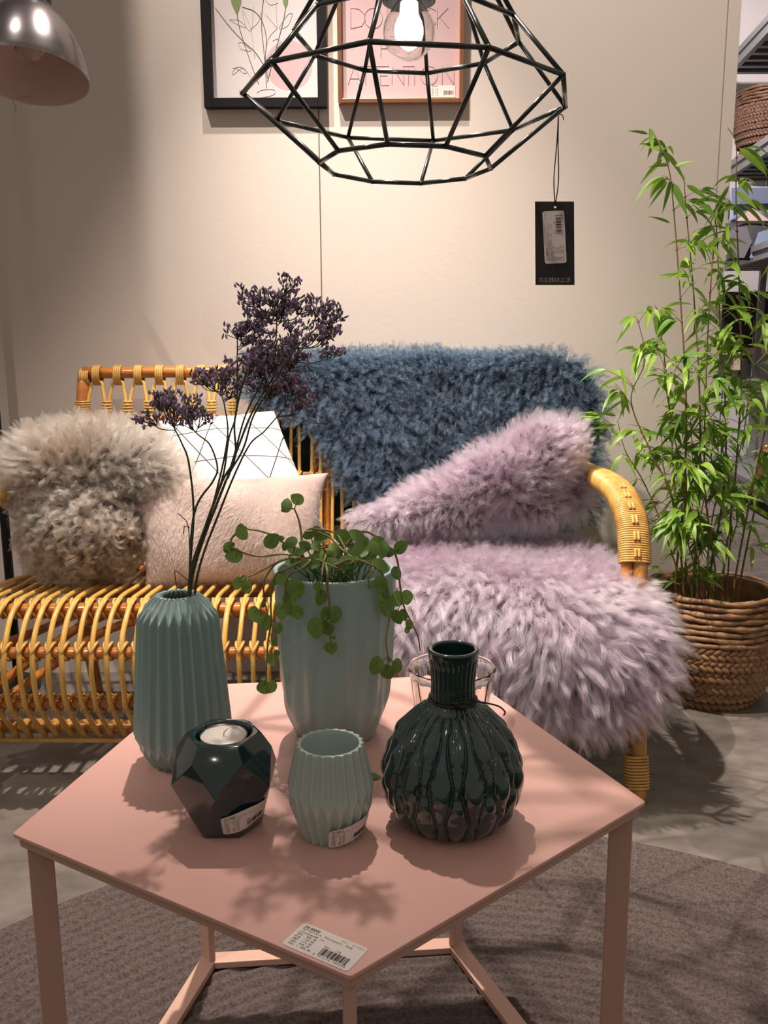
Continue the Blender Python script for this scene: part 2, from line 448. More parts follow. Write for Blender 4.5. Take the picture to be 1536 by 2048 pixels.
def sticker(parent, w, h, fn, number, title, lines, kat=None, nx=28, ny=12, seed=3, code='5 711173 103225', mono=0.0021, coli=None):
    """paper price sticker: fn(x, y, off) maps the sticker plane to the surface it sticks on"""
    mb = MB(); r = 0.0035
    V = []; fs = []
    for j in range(ny+1):
        for i in range(nx+1):
            x = -w/2 + w*i/nx; y = -h/2 + h*j/ny
            # round the corners
            ex, ey = abs(x)-(w/2-r), abs(y)-(h/2-r)
            if ex > 0 and ey > 0:
                d = math.hypot(ex, ey); 
                if d > r:
                    x = math.copysign(w/2-r+ex*r/d, x); y = math.copysign(h/2-r+ey*r/d, y)
            V.append(fn(x, y, 0.0004))
    for j in range(ny):
        for i in range(nx):
            a = j*(nx+1)+i; fs.append((a, a+1, a+nx+2, a+nx+1))
    mb.add(V, fs)
    st = mb.build('price_sticker', M['sticker'], parent)
    st['label'] = 'white paper price sticker with printed prices'
    mb = MB(); g = lambda x, y: fn(x, y, 0.0008)
    k = h/0.032
    put_text(mb, number, -w/2+0.004*k, h/2-0.0057*k, 0.0031*k, g, mono=mono*1.12*k)
    put_text(mb, title, -w/2+0.004*k, h/2-0.0083*k, 0.0021*k, g, mono=mono*k)
    for i, s in enumerate(lines):
        put_text(mb, s, -w/2+0.004*k, h/2-0.0122*k-i*0.0033*k, 0.0021*k, g, mono=mono*k)
    if coli: put_text(mb, coli, w/2-0.024*k, h/2-0.0045*k, 0.0016*k, g, mono=mono*0.85*k)
    if kat: put_text(mb, kat, w/2-0.032*k, -h/2+0.0143*k, 0.0021*k, g, mono=mono*k)
    barcode(mb, w/2-0.032*k, -h/2+0.0052*k, 0.026*k, 0.0080*k, g, seed)
    if code: put_text(mb, code, w/2-0.0355*k, -h/2+0.0022*k, 0.0023*k, g, mono=0.0021*k)
    mb.build('printed_text', M['ink'], st, smooth=False)
    return st

# ------------------------------------------------------------------ fur
def tri_sample(V, Fc, n, rng):
    V = np.asarray(V); Fc = np.asarray(Fc)
    a, b, c = V[Fc[:, 0]], V[Fc[:, 1]], V[Fc[:, 2]]
    N = np.cross(b-a, c-a); ar = np.linalg.norm(N, axis=1)
    p = ar/ar.sum(); i = rng.choice(len(Fc), n, p=p)
    r1 = np.sqrt(rng.random(n))[:, None]; r2 = rng.random(n)[:, None]
    P = a[i]*(1-r1) + b[i]*r1*(1-r2) + c[i]*r1*r2
    return P, N[i]/ar[i][:, None]

def unit(a): return a/(np.linalg.norm(a, axis=-1, keepdims=True)+1e-12)

def fur(name, parent, m, P, N, length, d0, d1, rng, clumps=900, clump=0.75, curl=0.0, turns=1.5, jitter=0.25, K=8, r0=0.00032, lenvar=0.35, cpow=1.2):
    """strands from roots P: they leave along d0 and bend to d1; strands of one lock share its curl"""
    n = len(P)
    L = (length if np.ndim(length) else np.full(n, length)) * (1 - lenvar*rng.random(n))
    curl = curl if np.ndim(curl) else np.full(n, curl)
    ci = rng.choice(n, min(clumps, n), replace=False)
    kd = kdtree.KDTree(len(ci))
    for k, i in enumerate(ci): kd.insert(Vector(P[i]), k)
    kd.balance()
    own = np.array([kd.find(Vector(p))[1] for p in P])
    cj = rng.normal(size=(len(ci), 3))*jitter*1.6
    j = rng.normal(size=(n, 3))*jitter*0.35 + cj[own]
    a = unit(d0 + j*0.7); b = unit(d1 + j)
    t = np.linspace(0, 1, K)
    def path(a, b, L):
        out = np.zeros((len(a), K, 3))
        for q in range(1, K):
            tm = (t[q]+t[q-1])/2
            out[:, q] = out[:, q-1] + unit(a*(1-tm)+b*tm)*(L/(K-1))[:, None]
        return out
    S = P[:, None, :] + path(a, b, L)
    # the lock's guide strand
    G = P[ci][own][:, None, :] + path(a[ci][own], b[ci][own], L[ci][own])
    w = (clump*t**cpow)[None, :, None]
    S = S*(1-w) + G*w
    # curl shared inside a lock
    ph = (rng.random(len(ci))*2*PI)[own] + rng.normal(size=n)*0.25
    tn = turns*(0.7+0.6*rng.random(len(ci)))[own]
    ax = unit(b); ref = np.tile(np.array([[0.3, 0.2, 0.93]]), (n, 1))
    u = unit(np.cross(ax, ref)); v = np.cross(ax, u)
    cvar = (0.5+rng.random(len(ci)))[own]
    am = (curl*cvar)[:, None]*np.minimum(1, t*2.2)[None, :]
    an = ph[:, None] + tn[:, None]*2*PI*t[None, :]
    S += am[..., None]*(np.cos(an)[..., None]*u[:, None, :] + np.sin(an)[..., None]*v[:, None, :]) - am[..., None]*(np.cos(ph)[:, None]*u + np.sin(ph)[:, None]*v)[:, None, :]*(1-t)[None, :, None]
    cu = bpy.data.hair_curves.new(name)
    cu.add_curves([K]*n)
    cu.position_data.foreach_set('vector', S.astype(np.float32).ravel())
    ra = cu.attributes.get('radius') or cu.attributes.new('radius', 'FLOAT', 'POINT')
    rad = (r0*(1-0.75*t))[None, :].repeat(n, 0).astype(np.float32).ravel()
    ra.data.foreach_set('value', rad)
    cu.materials.append(m)
    o = bpy.data.objects.new(name, cu); COL.objects.link(o)
    o.parent = parent
    if parent is not None: o.matrix_parent_inverse = Matrix.Translation(-world_loc(parent))
    o['kind'] = 'stuff'
    return o

def blob(ells, voxel=0.010):
    """one closed skin around several ellipsoids: returns vertices, triangles"""
    mb = MB()
    for c, r, R in ells: mb.ball(c, r, 28, 18, R)
    o = mb.build('blob', M['black'])
    rm = o.modifiers.new('r', 'REMESH'); rm.mode = 'VOXEL'; rm.voxel_size = voxel
    sm = o.modifiers.new('s', 'SMOOTH'); sm.iterations = 10; sm.factor = 0.6
    dg = bpy.context.evaluated_depsgraph_get()
    ev = o.evaluated_get(dg); me = ev.to_mesh(); me.calc_loop_triangles()
    V = np.array([v.co[:] for v in me.vertices]); T = np.array([t.vertices[:] for t in me.loop_triangles])
    ev.to_mesh_clear(); d = o.data; bpy.data.objects.remove(o); bpy.data.meshes.remove(d)
    return V, T

def rotm(axis, deg):
    return np.array(Matrix.Rotation(math.radians(deg), 3, axis))

# ================================================================== the setting
YW = 1.5224      # face of the back wall
XE = 0.985       # free end of the back wall
def struct(name, mb, m, bevel=0, smooth=False):
    o = mb.build(name, m, None, smooth, bevel); o['kind'] = 'structure'; return o

mb = MB(); mb.box((1.0, 0.6, -0.05), (11, 14, 0.1)); struct('floor', mb, M['floor'])
mb = MB(); mb.box(((-2.6+XE)/2, YW+0.04, 2.2), (XE+2.6, 0.08, 4.4)); struct('wall_back', mb, M['wall'])
for i, x in enumerate((-0.1082, 0.9734-0.024)):
    mb = MB(); mb.box((x, YW-0.0004, 1.5), (0.0028 if i == 0 else 0.002, 0.0012, 3.0)); struct('trim_%d' % (i+1), mb, M['seam'] if i == 0 else M['seam_soft'])
mb = MB(); mb.box((2.6, 5.45, 1.5), (7, 0.1, 6.0)); struct('wall_far', mb, M['white_far'])

# ------------------------------------------------------------------ the round ribbed rug
rug = thing('round_rug', 'round dark brown ribbed wool rug under the pink table', 'rug', (0.172, -0.381, 0))
RC, RR = (0.172, -0.381), 1.034
mb = MB(); NA = 220; rows = []
rs = [0.0]; 
r = 0.01
while r < RR-0.004:
    rs.append(r); r += 0.00275
prof = []
for r in rs: prof.append((max(r, 0.001), 0.0085 + 0.0023*math.sin(2*PI*r/0.022)))
prof += [(RR-0.002, 0.008), (RR, 0.004), (RR, 0.0)]
A = np.arange(NA)*2*PI/NA
# only the part of the circle in front of the camera needs fine rings, but the rug stays whole
ringsL = [np.stack([RC[0]+r*np.cos(A), RC[1]+r*np.sin(A), np.full(NA, z)], -1) for r, z in prof]
mb.rings(ringsL, True, False)
mb.build('rug_pile', M['rug'], rug)

# ================================================================== coffee table
TH = 0.4563; TR = 0.3522; TYAW = 0.0871
def penta(r, z=None):
    return [(r*math.cos(TYAW-PI/2+k*2*PI/5), r*math.sin(TYAW-PI/2+k*2*PI/5)) for k in range(5)]
table = thing('coffee_table', 'pentagonal pink metal coffee table holding the vases', 'table', (0, 0, 0))
def rounded_poly(pts, r, n=4):
    out = []; N = len(pts)
    for i in range(N):
        p0, p1, p2 = (np.array(pts[(i+k-1) % N]) for k in range(3))
        a = (p0-p1)/np.linalg.norm(p0-p1); b = (p2-p1)/np.linalg.norm(p2-p1)
        for t in np.linspace(0, 1, n+1):
            q = (p1+a*r)*(1-t)**2 + p1*2*t*(1-t) + (p1+b*r)*t*t
            out.append(tuple(q))
    return out
mb = MB(); mb.prism(rounded_poly(penta(TR), 0.004), TH-0.0045, TH)
mb.build('table_top', M['pink'], table, smooth=False, bevel=0.0009)
def ring_frame(name, ro, ri, z0, z1):
    mb = MB(); o, i = penta(ro), penta(ri)
    for k in range(5):
        k2 = (k+1) % 5
        q = [o[k], o[k2], i[k2], i[k]]
        mb.prism(q, z0, z1)
    return mb.build(name, M['pinkframe'], table, smooth=False, bevel=0.0012)
ring_frame('top_frame', TR-0.0062, TR-0.0062-0.031, TH-0.0165, TH-0.0045)
ring_frame('base_frame', TR-0.0115, TR-0.0115-0.031, 0.0105, 0.0215)
for k in range(5):
    a = TYAW-PI/2+k*2*PI/5; R = rotm('Z', math.degrees(a))
    mb = MB(); c = (TR-0.0255); mb.box((c*math.cos(a), c*math.sin(a), (0.0205+TH-0.016)/2), (0.025, 0.011, TH-0.016-0.0205), R)
    mb.build('leg', M['pinkframe'], table, smooth=False, bevel=0.0012)
# price sticker on the table top, near its front corner
c0 = atz(650, 1893, TH); ex = atz(737, 1900, TH) - atz(607, 1847, TH); ex[2] = 0; ex /= np.linalg.norm(ex)
ey = np.array([-ex[1], ex[0], 0])
def on_table(x, y, off=0.0): 
    p = c0 + ex*x + ey*y; return np.array([p[0], p[1], TH+off])
sticker(table, 0.0665, 0.0325, lambda x, y, off: on_table(x, y, off), '59100000', 'Coffeetable, Pentagonal, Nude',
        ['L57xW54xH41 cm', 'DKK: 789,00', 'EUR: 129,00', 'GBP: 119,00', 'NOK: 949,00', 'SEK: 1.099,00'], kat='Kat.: 130', coli='Coli:  4 (1551)', mono=0.00175)

# ================================================================== ceramics
def smin(a, b, k):
    h = np.clip(0.5+0.5*(b-a)/k, 0, 1); return b*(1-h)+a*h - k*h*(1-h)
def pleat(th, n, shift=0.0, eps=0.02):
    """0 on the ridges, 1 in the channels"""
    return np.sqrt(np.sin(n*th/2 + shift*PI/2)**2 + eps) - math.sqrt(eps)
def vessel(name, parent, m, c, H, rfun, nz, nth, rim, rin, depth, rim_wave=None, zs=None):
    """turned or pressed pot: rfun(theta, z) outside, a rounded rim of radius rim->rin, then down inside"""
    th = np.arange(nth)*2*PI/nth; R = []
    zz = zs if zs is not None else np.linspace(0, H, nz)
    for z in zz:
        r = rfun(th, z); R.append(np.stack([c[0]+r*np.cos(th), c[1]+r*np.sin(th), np.full(nth, c[2]+z)], -1))
    ro = rfun(th, H); t = (ro.mean()-rin)/2
    for k in range(1, 7):
        a = PI*k/7; f = (1-math.cos(a))/2
        r = ro*(1-f)+rin*f; z = H + math.sin(a)*t*0.7
        R.append(np.stack([c[0]+r*np.cos(th), c[1]+r*np.sin(th), np.full(nth, c[2]+z)], -1))
    for z in np.linspace(H, H-depth, 14):
        q = (H-z)/max(depth, 1e-6); r = np.full(nth, rin*(1+0.0*q))
        if depth > 0.05: r = np.minimum(np.full(nth, rin) + (H-z)*0.9, rfun(th, z)-0.006) if rim else r
        R.append(np.stack([c[0]+r*np.cos(th), c[1]+r*np.sin(th), np.full(nth, c[2]+z)], -1))
    mb = MB(); mb.rings(R, True, True)
    return mb.build(name, m, parent)

# --- tall fluted bottle vase
V1 = (-0.1835, 0.03, TH)
tall = thing('fluted_vase', 'tall grey-green fluted vase holding the dried purple flowers', 'vase', V1)
H1 = 0.205
def r_tall(th, z):
    body = 0.0590 - (z-0.03)*0.078 - 0.0088*pleat(th, 24)
    low = 0.0400 + z*0.60 - 0.0055*pleat(th, 24, 1)
    top = 0.0265 + (H1-z)*1.02 - 0.0055*pleat(th, 24, 1)
    top2 = 0.0275 + (H1-z)*2.6 - 0.003*pleat(th, 24, 1)
    return smin(smin(body, low, 0.0016), smin(top, top2, 0.003), 0.0022)
vessel('body', tall, M['mint'], V1, H1, r_tall, 0, 432, True, 0.0222, 0.17, zs=np.concatenate([np.linspace(0, 0.045, 30), np.linspace(0.05, 0.15, 14), np.linspace(0.155, H1, 44)]))

# --- dark teal tealight holder
V2 = (-0.1070, -0.117, TH)
holder = thing('tealight_holder', 'glossy dark teal faceted tealight holder with a white candle', 'candle holder', V2)
H2 = 0.100
def ppoly(th, n, shift):
    a = (th*n/(2*PI) + shift) % 1.0 - 0.5
    return 1/np.cos(a*2*PI/n)
def teal_body():
    ring = lambda r, z, off: [(V2[0]+r*math.cos(-PI/2+(k+off)*PI/3), V2[1]+r*math.sin(-PI/2+(k+off)*PI/3), TH+z) for k in range(6)]
    U, Vv, B = ring(0.0490, 0.0850, 0.5), ring(0.0575, 0.0560, 0.0), ring(0.0365, 0.0, 0.5)
    T_ = ring(0.0390, H2, 0.5)
    vs = U+Vv+B+T_; fs = []
    for k in range(6):
        p = (k-1) % 6; n = (k+1) % 6
        fs += [(p, k, 6+k)]                         # upper triangle, its point down on V_k
        fs += [(k, 6+k, 12+k, 6+n)]                 # diamond around U_k
        fs += [(6+k, 12+p, 12+k)]                   # lower triangle
        fs += [(18+p, 18+k, k, p)]
    fs += [tuple(12+k for k in range(6))]
    bm = bmesh.new(); bv = [bm.verts.new(v) for v in vs]
    for f in fs:
        try: bm.faces.new([bv[i] for i in f])
        except ValueError: pass
    # recess for the candle
    n_ = 60; th = [-PI/2 + PI/6 + 2*PI*i/n_ for i in range(n_)]
    rows = []
    for r, z in ((0.0300, H2+0.0006), (0.0286, H2), (0.0275, H2-0.0025), (0.0266, H2-0.008), (0.0262, H2-0.020)):
        rows.append([bm.verts.new((V2[0]+r*math.cos(a), V2[1]+r*math.sin(a), TH+z)) for a in th])
    for a_, b_ in zip(rows, rows[1:]):
        for i in range(n_): bm.faces.new((a_[i], a_[(i+1) % n_], b_[(i+1) % n_], b_[i]))
    bm.faces.new(rows[-1])
    for k in range(6):
        i0 = k*10; cnr, nx_ = bv[18+k], bv[18+(k+1) % 6]
        for i in range(10):
            q = rows[0][(i0+i) % n_], rows[0][(i0+i+1) % n_]
            bm.faces.new((cnr, q[1], q[0]) if i < 5 else (nx_, q[1], q[0]))
        bm.faces.new((cnr, nx_, rows[0][(i0+5) % n_]))
    bmesh.ops.recalc_face_normals(bm, faces=bm.faces)
    me = bpy.data.meshes.new('body'); bm.to_mesh(me); bm.free(); me.materials.append(M['teal'])
    me.polygons.foreach_set('use_smooth', [True]*len(me.polygons))
    o = bpy.data.objects.new('body', me); COL.objects.link(o); o.parent = holder; o.matrix_parent_inverse = Matrix.Translation(-Vector(V2))
    bv_ = o.modifiers.new('bevel', 'BEVEL'); bv_.width = 0.0055; bv_.segments = 5; bv_.limit_method = 'ANGLE'; bv_.angle_limit = math.radians(12)
    from mathutils.bvhtree import BVHTree
    return BVHTree.FromPolygons([Vector(v) for v in vs], [f for f in fs])
teal_tree = teal_body()
def r_teal(th, z):
    out = []
    for t in np.atleast_1d(th):
        h = teal_tree.ray_cast(Vector((V2[0], V2[1], TH+max(z, .001))), Vector((math.cos(t), math.sin(t), 0)))
        out.append(h[3] if h[3] else 0.04)
    return np.array(out)
candle = thing('tealight_candle', 'white unlit tealight candle set in the dark teal holder', 'candle', (V2[0], V2[1], TH+H2-0.017))
def disc(c, prof, n=48):
    th = np.arange(n)*2*PI/n
    return [np.stack([c[0]+r*np.cos(th), c[1]+r*np.sin(th), np.full(n, c[2]+z)], -1) for r, z in prof]
cz = TH+H2-0.0170
mb = MB(); mb.rings(disc((V2[0], V2[1], cz), [(0.0235, 0), (0.0235, 0.0135), (0.0225, 0.0145), (0.010, 0.0138), (0.002, 0.0132)]), True, True); mb.build('wax', M['wax'], candle)
mb = MB(); mb.rings(disc((V2[0], V2[1], cz), [(0.0237, 0), (0.0241, 0.0148), (0.0237, 0.0149), (0.0236, 0.002)]), True, False); mb.build('metal_cup', M['alu'], candle)
mb = MB(); mb.tube(smooth_path([(V2[0], V2[1], cz+0.013), (V2[0]+0.0005, V2[1], cz+0.017), (V2[0]+0.004, V2[1]+0.002, cz+0.0205)], 4), 0.0007, 6); mb.build('wick', M['cream'], candle)

def wrap(c, rad, theta0, z0, lean=0.0):
    """sticker plane -> skin of a pot: rad(theta, z) gives the radius"""
    def fn(x, y, off=0.0):
        cl, sl = math.cos(lean), math.sin(lean)
        xx, yy = x*cl - y*sl, x*sl + y*cl
        z = z0 + yy
        r = rad(theta0, z); th = theta0 + xx/r
        r = rad(th, z) + off
        return np.array([c[0]+r*math.cos(th), c[1]+r*math.sin(th), c[2]+z])
    return fn
def skin(rf, n, eps=0.0012):
    """taut paper: the outer envelope of the relief"""
    def f(th, z):
        w = np.linspace(-PI/n, PI/n, 9)
        return float(np.max(rf(th+w, z))) + eps
    return f
def teal_skin(th, z): 
    w = np.linspace(-0.13, 0.13, 7); return float(np.mean(r_teal(th+w, z))) + 0.0012
sticker(holder, 0.050, 0.0245, wrap(V2, teal_skin, -PI/2+0.64, 0.0235, 0.20), '27120011', 'Vase, Diamond Structure', ['\u00d810,5xH9 cm', 'DKK: 33,00', 'EUR:  2,50', 'GBP:  2,25', 'NOK: 39,00', 'SEK: 35,00'], kat='Kat.: 64', mono=0.00185, code=None, seed=5)

# --- small fluted votive
V3 = (0.0035, -0.138, TH)
votive = thing('fluted_votive', 'small pale mint fluted votive cup with a price sticker', 'cup', V3)
H3 = 0.0975
def r_vot(th, z):
    up = 0.0345 + (H3-z)*0.215 - 0.0056*pleat(th, 22)*(1-0.45*np.clip((z-H3+0.02)/0.02, 0, 1))
    lo = 0.0305 + z*0.330 - 0.0052*pleat(th, 22, 1)
    return smin(up, lo, 0.0012)
vessel('body', votive, M['mintlight'], V3, H3, r_vot, 70, 396, False, 0.0292, 0.082)
sticker(votive, 0.048, 0.0225, wrap(V3, skin(r_vot, 22), -PI/2+0.66, 0.0165, 0.16), '27100017', 'Votive, Fluted, Mint', ['\u00d88xH9,5 cm', 'DKK: 24,00', 'EUR:  2,95', 'GBP:  2,75', 'NOK: 25,00', 'SEK: 28,00'], mono=0.00185, code=None, seed=6)

# --- dark green gourd vase
V4 = (0.1287, -0.112, TH)
gourd = thing('gourd_vase', 'round dark green ribbed glossy vase with a straight neck', 'vase', V4)
H4 = 0.1865
PZ = np.array([0, .006, .014, .03, .05, .068, .085, .100, .112, .121, .128, .134, .15, .17, .182, H4])
PR = np.array([.044, .053, .0595, .0675, .0708, .0690, .0632, .0550, .0452, .0358, .0275, .0226, .0219, .0232, .0255, .0262])
def r_g(th, z):
    base = np.interp(z, PZ, PR)
    n = 26; t = th*n/(2*PI); k = np.floor(t); f = t - k
    # grooves wander left and right in turn, so the ridges swell and pinch like a net
    env = np.clip(1-(z-0.108)/0.020, 0, 1)*np.clip(z/0.008, 0, 1)
    ph = 2*PI*(z-0.006)/0.078
    d = 0.25*np.sin(ph)*env
    s = np.where(k % 2 == 0, 1.0, -1.0)
    g0, g1 = s*d, 1 - s*d
    wdt = g1-g0
    q = np.clip((f-g0)/wdt, -0.5, 1.5)
    out = (q < 0) | (q > 1)
    w2 = 1+2*s*d*1.0
    q2 = np.where(q < 0, 1+ (f-g0)/np.maximum(1-2*(-s)*d, .3), np.where(q > 1, (f-g1)/np.maximum(1-2*(-s)*d, .3), q))
    ww = np.where(out, 2-wdt, wdt)
    bulge = np.sqrt(np.clip(np.sin(PI*np.clip(q2, 0, 1)), 0, 1)+0.01)
    amp = np.where(z < 0.125, 0.0070, 0.0016)*np.clip(ww, 0.5, 1.6)
    wob = 0.0009*np.sin(2*PI*z/0.026 + k*PI)*env
    if z > 0.176: amp = amp*max(0, 1-(z-0.176)/0.005)
    return base + amp*(bulge-0.55) + wob*bulge
vessel('body', gourd, M['green'], V4, H4, r_g, 200, 480, False, 0.0208, 0.10)
mb = MB(); th = np.linspace(0, 2*PI, 60, endpoint=False)
for zo, ro, tl in ((0.1335, 0.0246, 0.0010), (0.1352, 0.0243, -0.0013)):
    mb.tube([(V4[0]+ro*math.cos(a), V4[1]+ro*math.sin(a), TH+zo+tl*math.sin(2*a)) for a in th], 0.0010, 8, closed=True)
def gp(u, v, y): return at(u, v, y)
for P in ([(908, 1406, -0.1382), (925, 1398, -0.1400), (945, 1397, -0.1380), (952, 1403, -0.1385), (935, 1412, -0.1420), (912, 1410, -0.1395)],
          [(915, 1408, -0.1400), (945, 1403, -0.1400), (972, 1406, -0.1380), (998, 1413, -0.1370), (1010, 1424, -0.1380), (1007, 1431, -0.1390)],
          [(905, 1405, -0.1385), (918, 1413, -0.1415), (940, 1416, -0.1450), (949, 1410, -0.1430), (920, 1404, -0.1400)]):
    mb.tube(smooth_path([gp(*p) for p in P], 6), 0.0009, 6)
mb.ball(gp(912, 1407, -0.1395), (0.003, 0.0022, 0.0022))
cd = mb.build('neck_cord', M['black'], gourd); cd['label'] = 'black cord tied in a small bow around the neck'

# --- matt mint planter
V5 = (-0.0035, 0.102, TH)
planter = thing('planter', 'large matt pale mint facetted pot with the trailing plant', 'planter', V5)
H5 = 0.2165
def r_pot(th, z):
    up = (0.0640 + z*0.062)*(ppoly(th, 10, 0.15)*0.975) - 0.0010*pleat(th, 10, 1)
    lo = (0.0475 + z*0.42)*ppoly(th, 10, 0.65) 
    swirl = 0.0011*np.sin(10*th + z*22) + 0.0007*np.sin(20*th - z*30)
    return smin(up, lo, 0.004) + swirl*np.clip((H5-z)/0.03, 0, 1)
vessel('body', planter, M['mintmatt'], V5, H5, r_pot, 90, 400, False, 0.0695, 0.05)

# --- clear glass
V6 = (0.1467, 0.138, TH)
glass = thing('glass_tumbler', 'clear glass tumbler standing behind the dark green vase', 'glass', V6)
th = np.arange(96)*2*PI/96; R = []
def gl(r, z, w=0.0): 
    rr = r + w*0.0006*np.cos(14*th); R.append(np.stack([V6[0]+rr*np.cos(th), V6[1]+rr*np.sin(th), np.full(96, TH+z)], -1))
for r, z, w in ((0.040, 0.0005, 0), (0.0445, 0.001, 0), (0.0462, 0.004, .5), (0.050, 0.025, 1), (0.0545, 0.060, .6), (0.0560, 0.070, 0), (0.0577, 0.0715, 0), (0.0582, 0.0735, 0), (0.0577, 0.0752, 0), (0.0560, 0.0757, 0), (0.0545, 0.0745, 0), (0.0536, 0.070, 0), (0.0520, 0.058, -1), (0.0475, 0.026, -1.6), (0.0435, 0.008, 0), (0.038, 0.006, 0), (0.002, 0.0055, 0)):
    gl(r, z, w)
mb = MB(); mb.rings(R, True, True); mb.build('glass_body', M['glass'], glass)

# ================================================================== cage pendant lamp
pend = thing('cage_pendant_lamp', 'black wire cage pendant lamp with a lit globe bulb', 'lamp', (0.0962, 0.4608, 1.62))
LC = np.array([0.0962, 0.4608, 1.3089]); tx, ty = -0.0302, 0.0165
R1 = np.array(Matrix.Rotation(tx, 3, 'X')); R2 = np.array(Matrix.Rotation(ty, 3, 'Y'))
def lp(r, h, k, ph=-2.4179):
    a = ph + PI*2*k/10
    return LC + R2 @ R1 @ np.array([r*math.cos(a), r*math.sin(a), h])
rings_ = [(0.1315, -0.0944), (0.245, 0.0), (0.169, 0.0893), (0.044, 0.30)]
for (r, h), nm in zip(rings_, ('bottom_ring', 'wide_ring', 'upper_ring', 'top_ring')):
    mb = MB(); 
    for k in range(10): mb.tube([lp(r, h, k), lp(r, h, k+1)], 0.0036, 8)
    for k in range(10): mb.ball(lp(r, h, k), 0.0041, 8, 6)
    mb.build(nm, M['black_metal'], pend)
for lvl, nm in enumerate(('lower_rod', 'middle_rod', 'upper_rod')):
    for k in range(10):
        mb = MB(); mb.tube([lp(*rings_[lvl], k), lp(*rings_[lvl+1], k)], 0.0034, 8); mb.build(nm, M['black_metal'], pend)
bx, by, bz = 0.0994, 0.46, 1.403
mb = MB(); mb.rings(disc((bx, by, bz), [(0.0375, 0.040), (0.039, 0.041), (0.039, 0.12), (0.030, 0.135), (0.006, 0.14), (0.003, 0.16)]), False, True)
mb.rings(disc((bx, by, bz), [(0.0375, 0.040), (0.036, 0.040), (0.036, 0.075), (0.004, 0.076)]), False, True)
mb.build('lamp_socket', M['black'], pend)
mb = MB(); mb.tube([(bx, by, bz+0.14), (bx, by, bz+1.7)], 0.003, 8); mb.build('lamp_cord', M['black'], pend)
bulb = MB(); prof = [(0.002, -0.039)]
for k in range(1, 13):
    a = -PI/2 + k*PI*0.80/13; prof.append((0.039*math.cos(a), 0.039*math.sin(a)))
prof += [(0.020, 0.038), (0.016, 0.046), (0.0155, 0.066)]
bulb.rings(disc((bx, by, bz), prof), True, True)
bl = bulb.build('light_bulb', M['glass'], pend); bl['label'] = 'clear globe bulb, lit'
# inner skin so the bulb is a hollow shell
mb = MB(); mb.rings([r for r in disc((bx, by, bz), [(max(r-0.0008, 0.001), z*0.98) for r, z in prof])][::-1], True, True); mb.build('bulb_inside', M['glass'], bl)
mb = MB()
mb.ball((bx, by, bz+0.002), (0.0215, 0.0215, 0.0265), 24, 16)  # solid ball shaped to fill the bulb with white glow, not a real filament
mb.rings(disc((bx, by, bz+0.022), [(0.012, 0.0), (0.014, 0.006), (0.013, 0.018)], 24), True, True)
mb.build('glow_ball', M['bulb_glow'], bl)

# hang tag
tag_o = thing('hang_tag', 'black cardboard hang tag with a price sticker on the cage lamp', 'tag', tuple(at(1109, 486, 0.455)))
TY = 0.455
tl, tr, br_, bl_ = (at(u, v, TY) for u, v in ((1070, 403), (1148, 403), (1149, 570), (1071, 570)))
def card(u, v, off=0.0):
    p = (tl*(1-u)+tr*u)*(1-v) + (bl_*(1-u)+br_*u)*v; return p + np.array([0, -off, 0])
hu, hv, hr = 0.515, 0.065, 0.0019
mb = MB(); NH = 16
Wc, Hc = np.linalg.norm(tr-tl), np.linalg.norm(bl_-tl)
hole = [(hu + hr*math.cos(a)/Wc, hv + hr*math.sin(a)/Hc) for a in np.arange(NH)*2*PI/NH]
outer = []
for a in np.arange(NH)*2*PI/NH:
    c_, s_ = math.cos(a), math.sin(a); k = min((( (1-hu) if c_ > 0 else hu)/abs(c_)) if abs(c_) > 1e-6 else 9, (((1-hv) if s_ > 0 else hv)/abs(s_)) if abs(s_) > 1e-6 else 9)
    outer.append((hu + c_*k, hv + s_*k))
corners = [(1, 1), (0, 1), (0, 0), (1, 0)]
# square fan with the four true corners inserted
pts = sorted(outer + corners, key=lambda q: math.atan2(q[1]-hv, q[0]-hu) % (2*PI))
hole = [(hu + hr*math.cos(t)/Wc, hv + hr*math.sin(t)/Hc) for t in [math.atan2((q[1]-hv), (q[0]-hu)) for q in pts]]
n = len(pts); V = [card(*q, 0.0003) for q in pts] + [card(*q, 0.0003) for q in hole] + [card(*q, -0.0003) for q in pts] + [card(*q, -0.0003) for q in hole]
fs = []
for i in range(n):
    j = (i+1) % n
    fs += [(i, j, n+j, n+i), (2*n+j, 2*n+i, 3*n+i, 3*n+j), (i, 2*n+i, 2*n+j, j), (n+i, n+j, 3*n+j, 3*n+i)]
mb.add(V, fs); mb.build('card', M['card'], tag_o, smooth=False)
mb = MB(); mb_t = MB()
cxs, cys = 0.49, 0.425
def on_card(x, y, off=0.0):     # sticker x runs up the card (it reads from bottom to top), y runs left
    a = 0.045; xx, yy = x*math.cos(a)-y*math.sin(a), x*math.sin(a)+y*math.cos(a)
    return card(cxs - yy/Wc, cys - xx/Hc, 0.0006+off)
sticker(tag_o, 0.0780, 0.0335, lambda x, y, off: on_card(x, y, off), '27140010', 'Metallic pendant, Dark Green,', ['\u00d848xH40 cm, E27/2 mtr. cord', 'DKK: 279,00', 'EUR: 44,00', 'GBP: 42,00', 'NOK: 329,00', 'SEK: 389,00'], kat='Kat.:  73', coli='Coli: 4 (1551)', mono=0.00195)
mb = MB(); put_text(mb, 'WWW.BLOOMINGVILLE.COM', 0, 0, 0.0074, lambda x, y: card(0.085+x/Wc, 0.968-y/Hc, 0.0008), mono=0.00228)
mb.build('web_address', M['greyink'], tag_o, smooth=False)
mb = MB()
hp = card(hu, hv, 0.0)
top = at(1117, 228, TY)
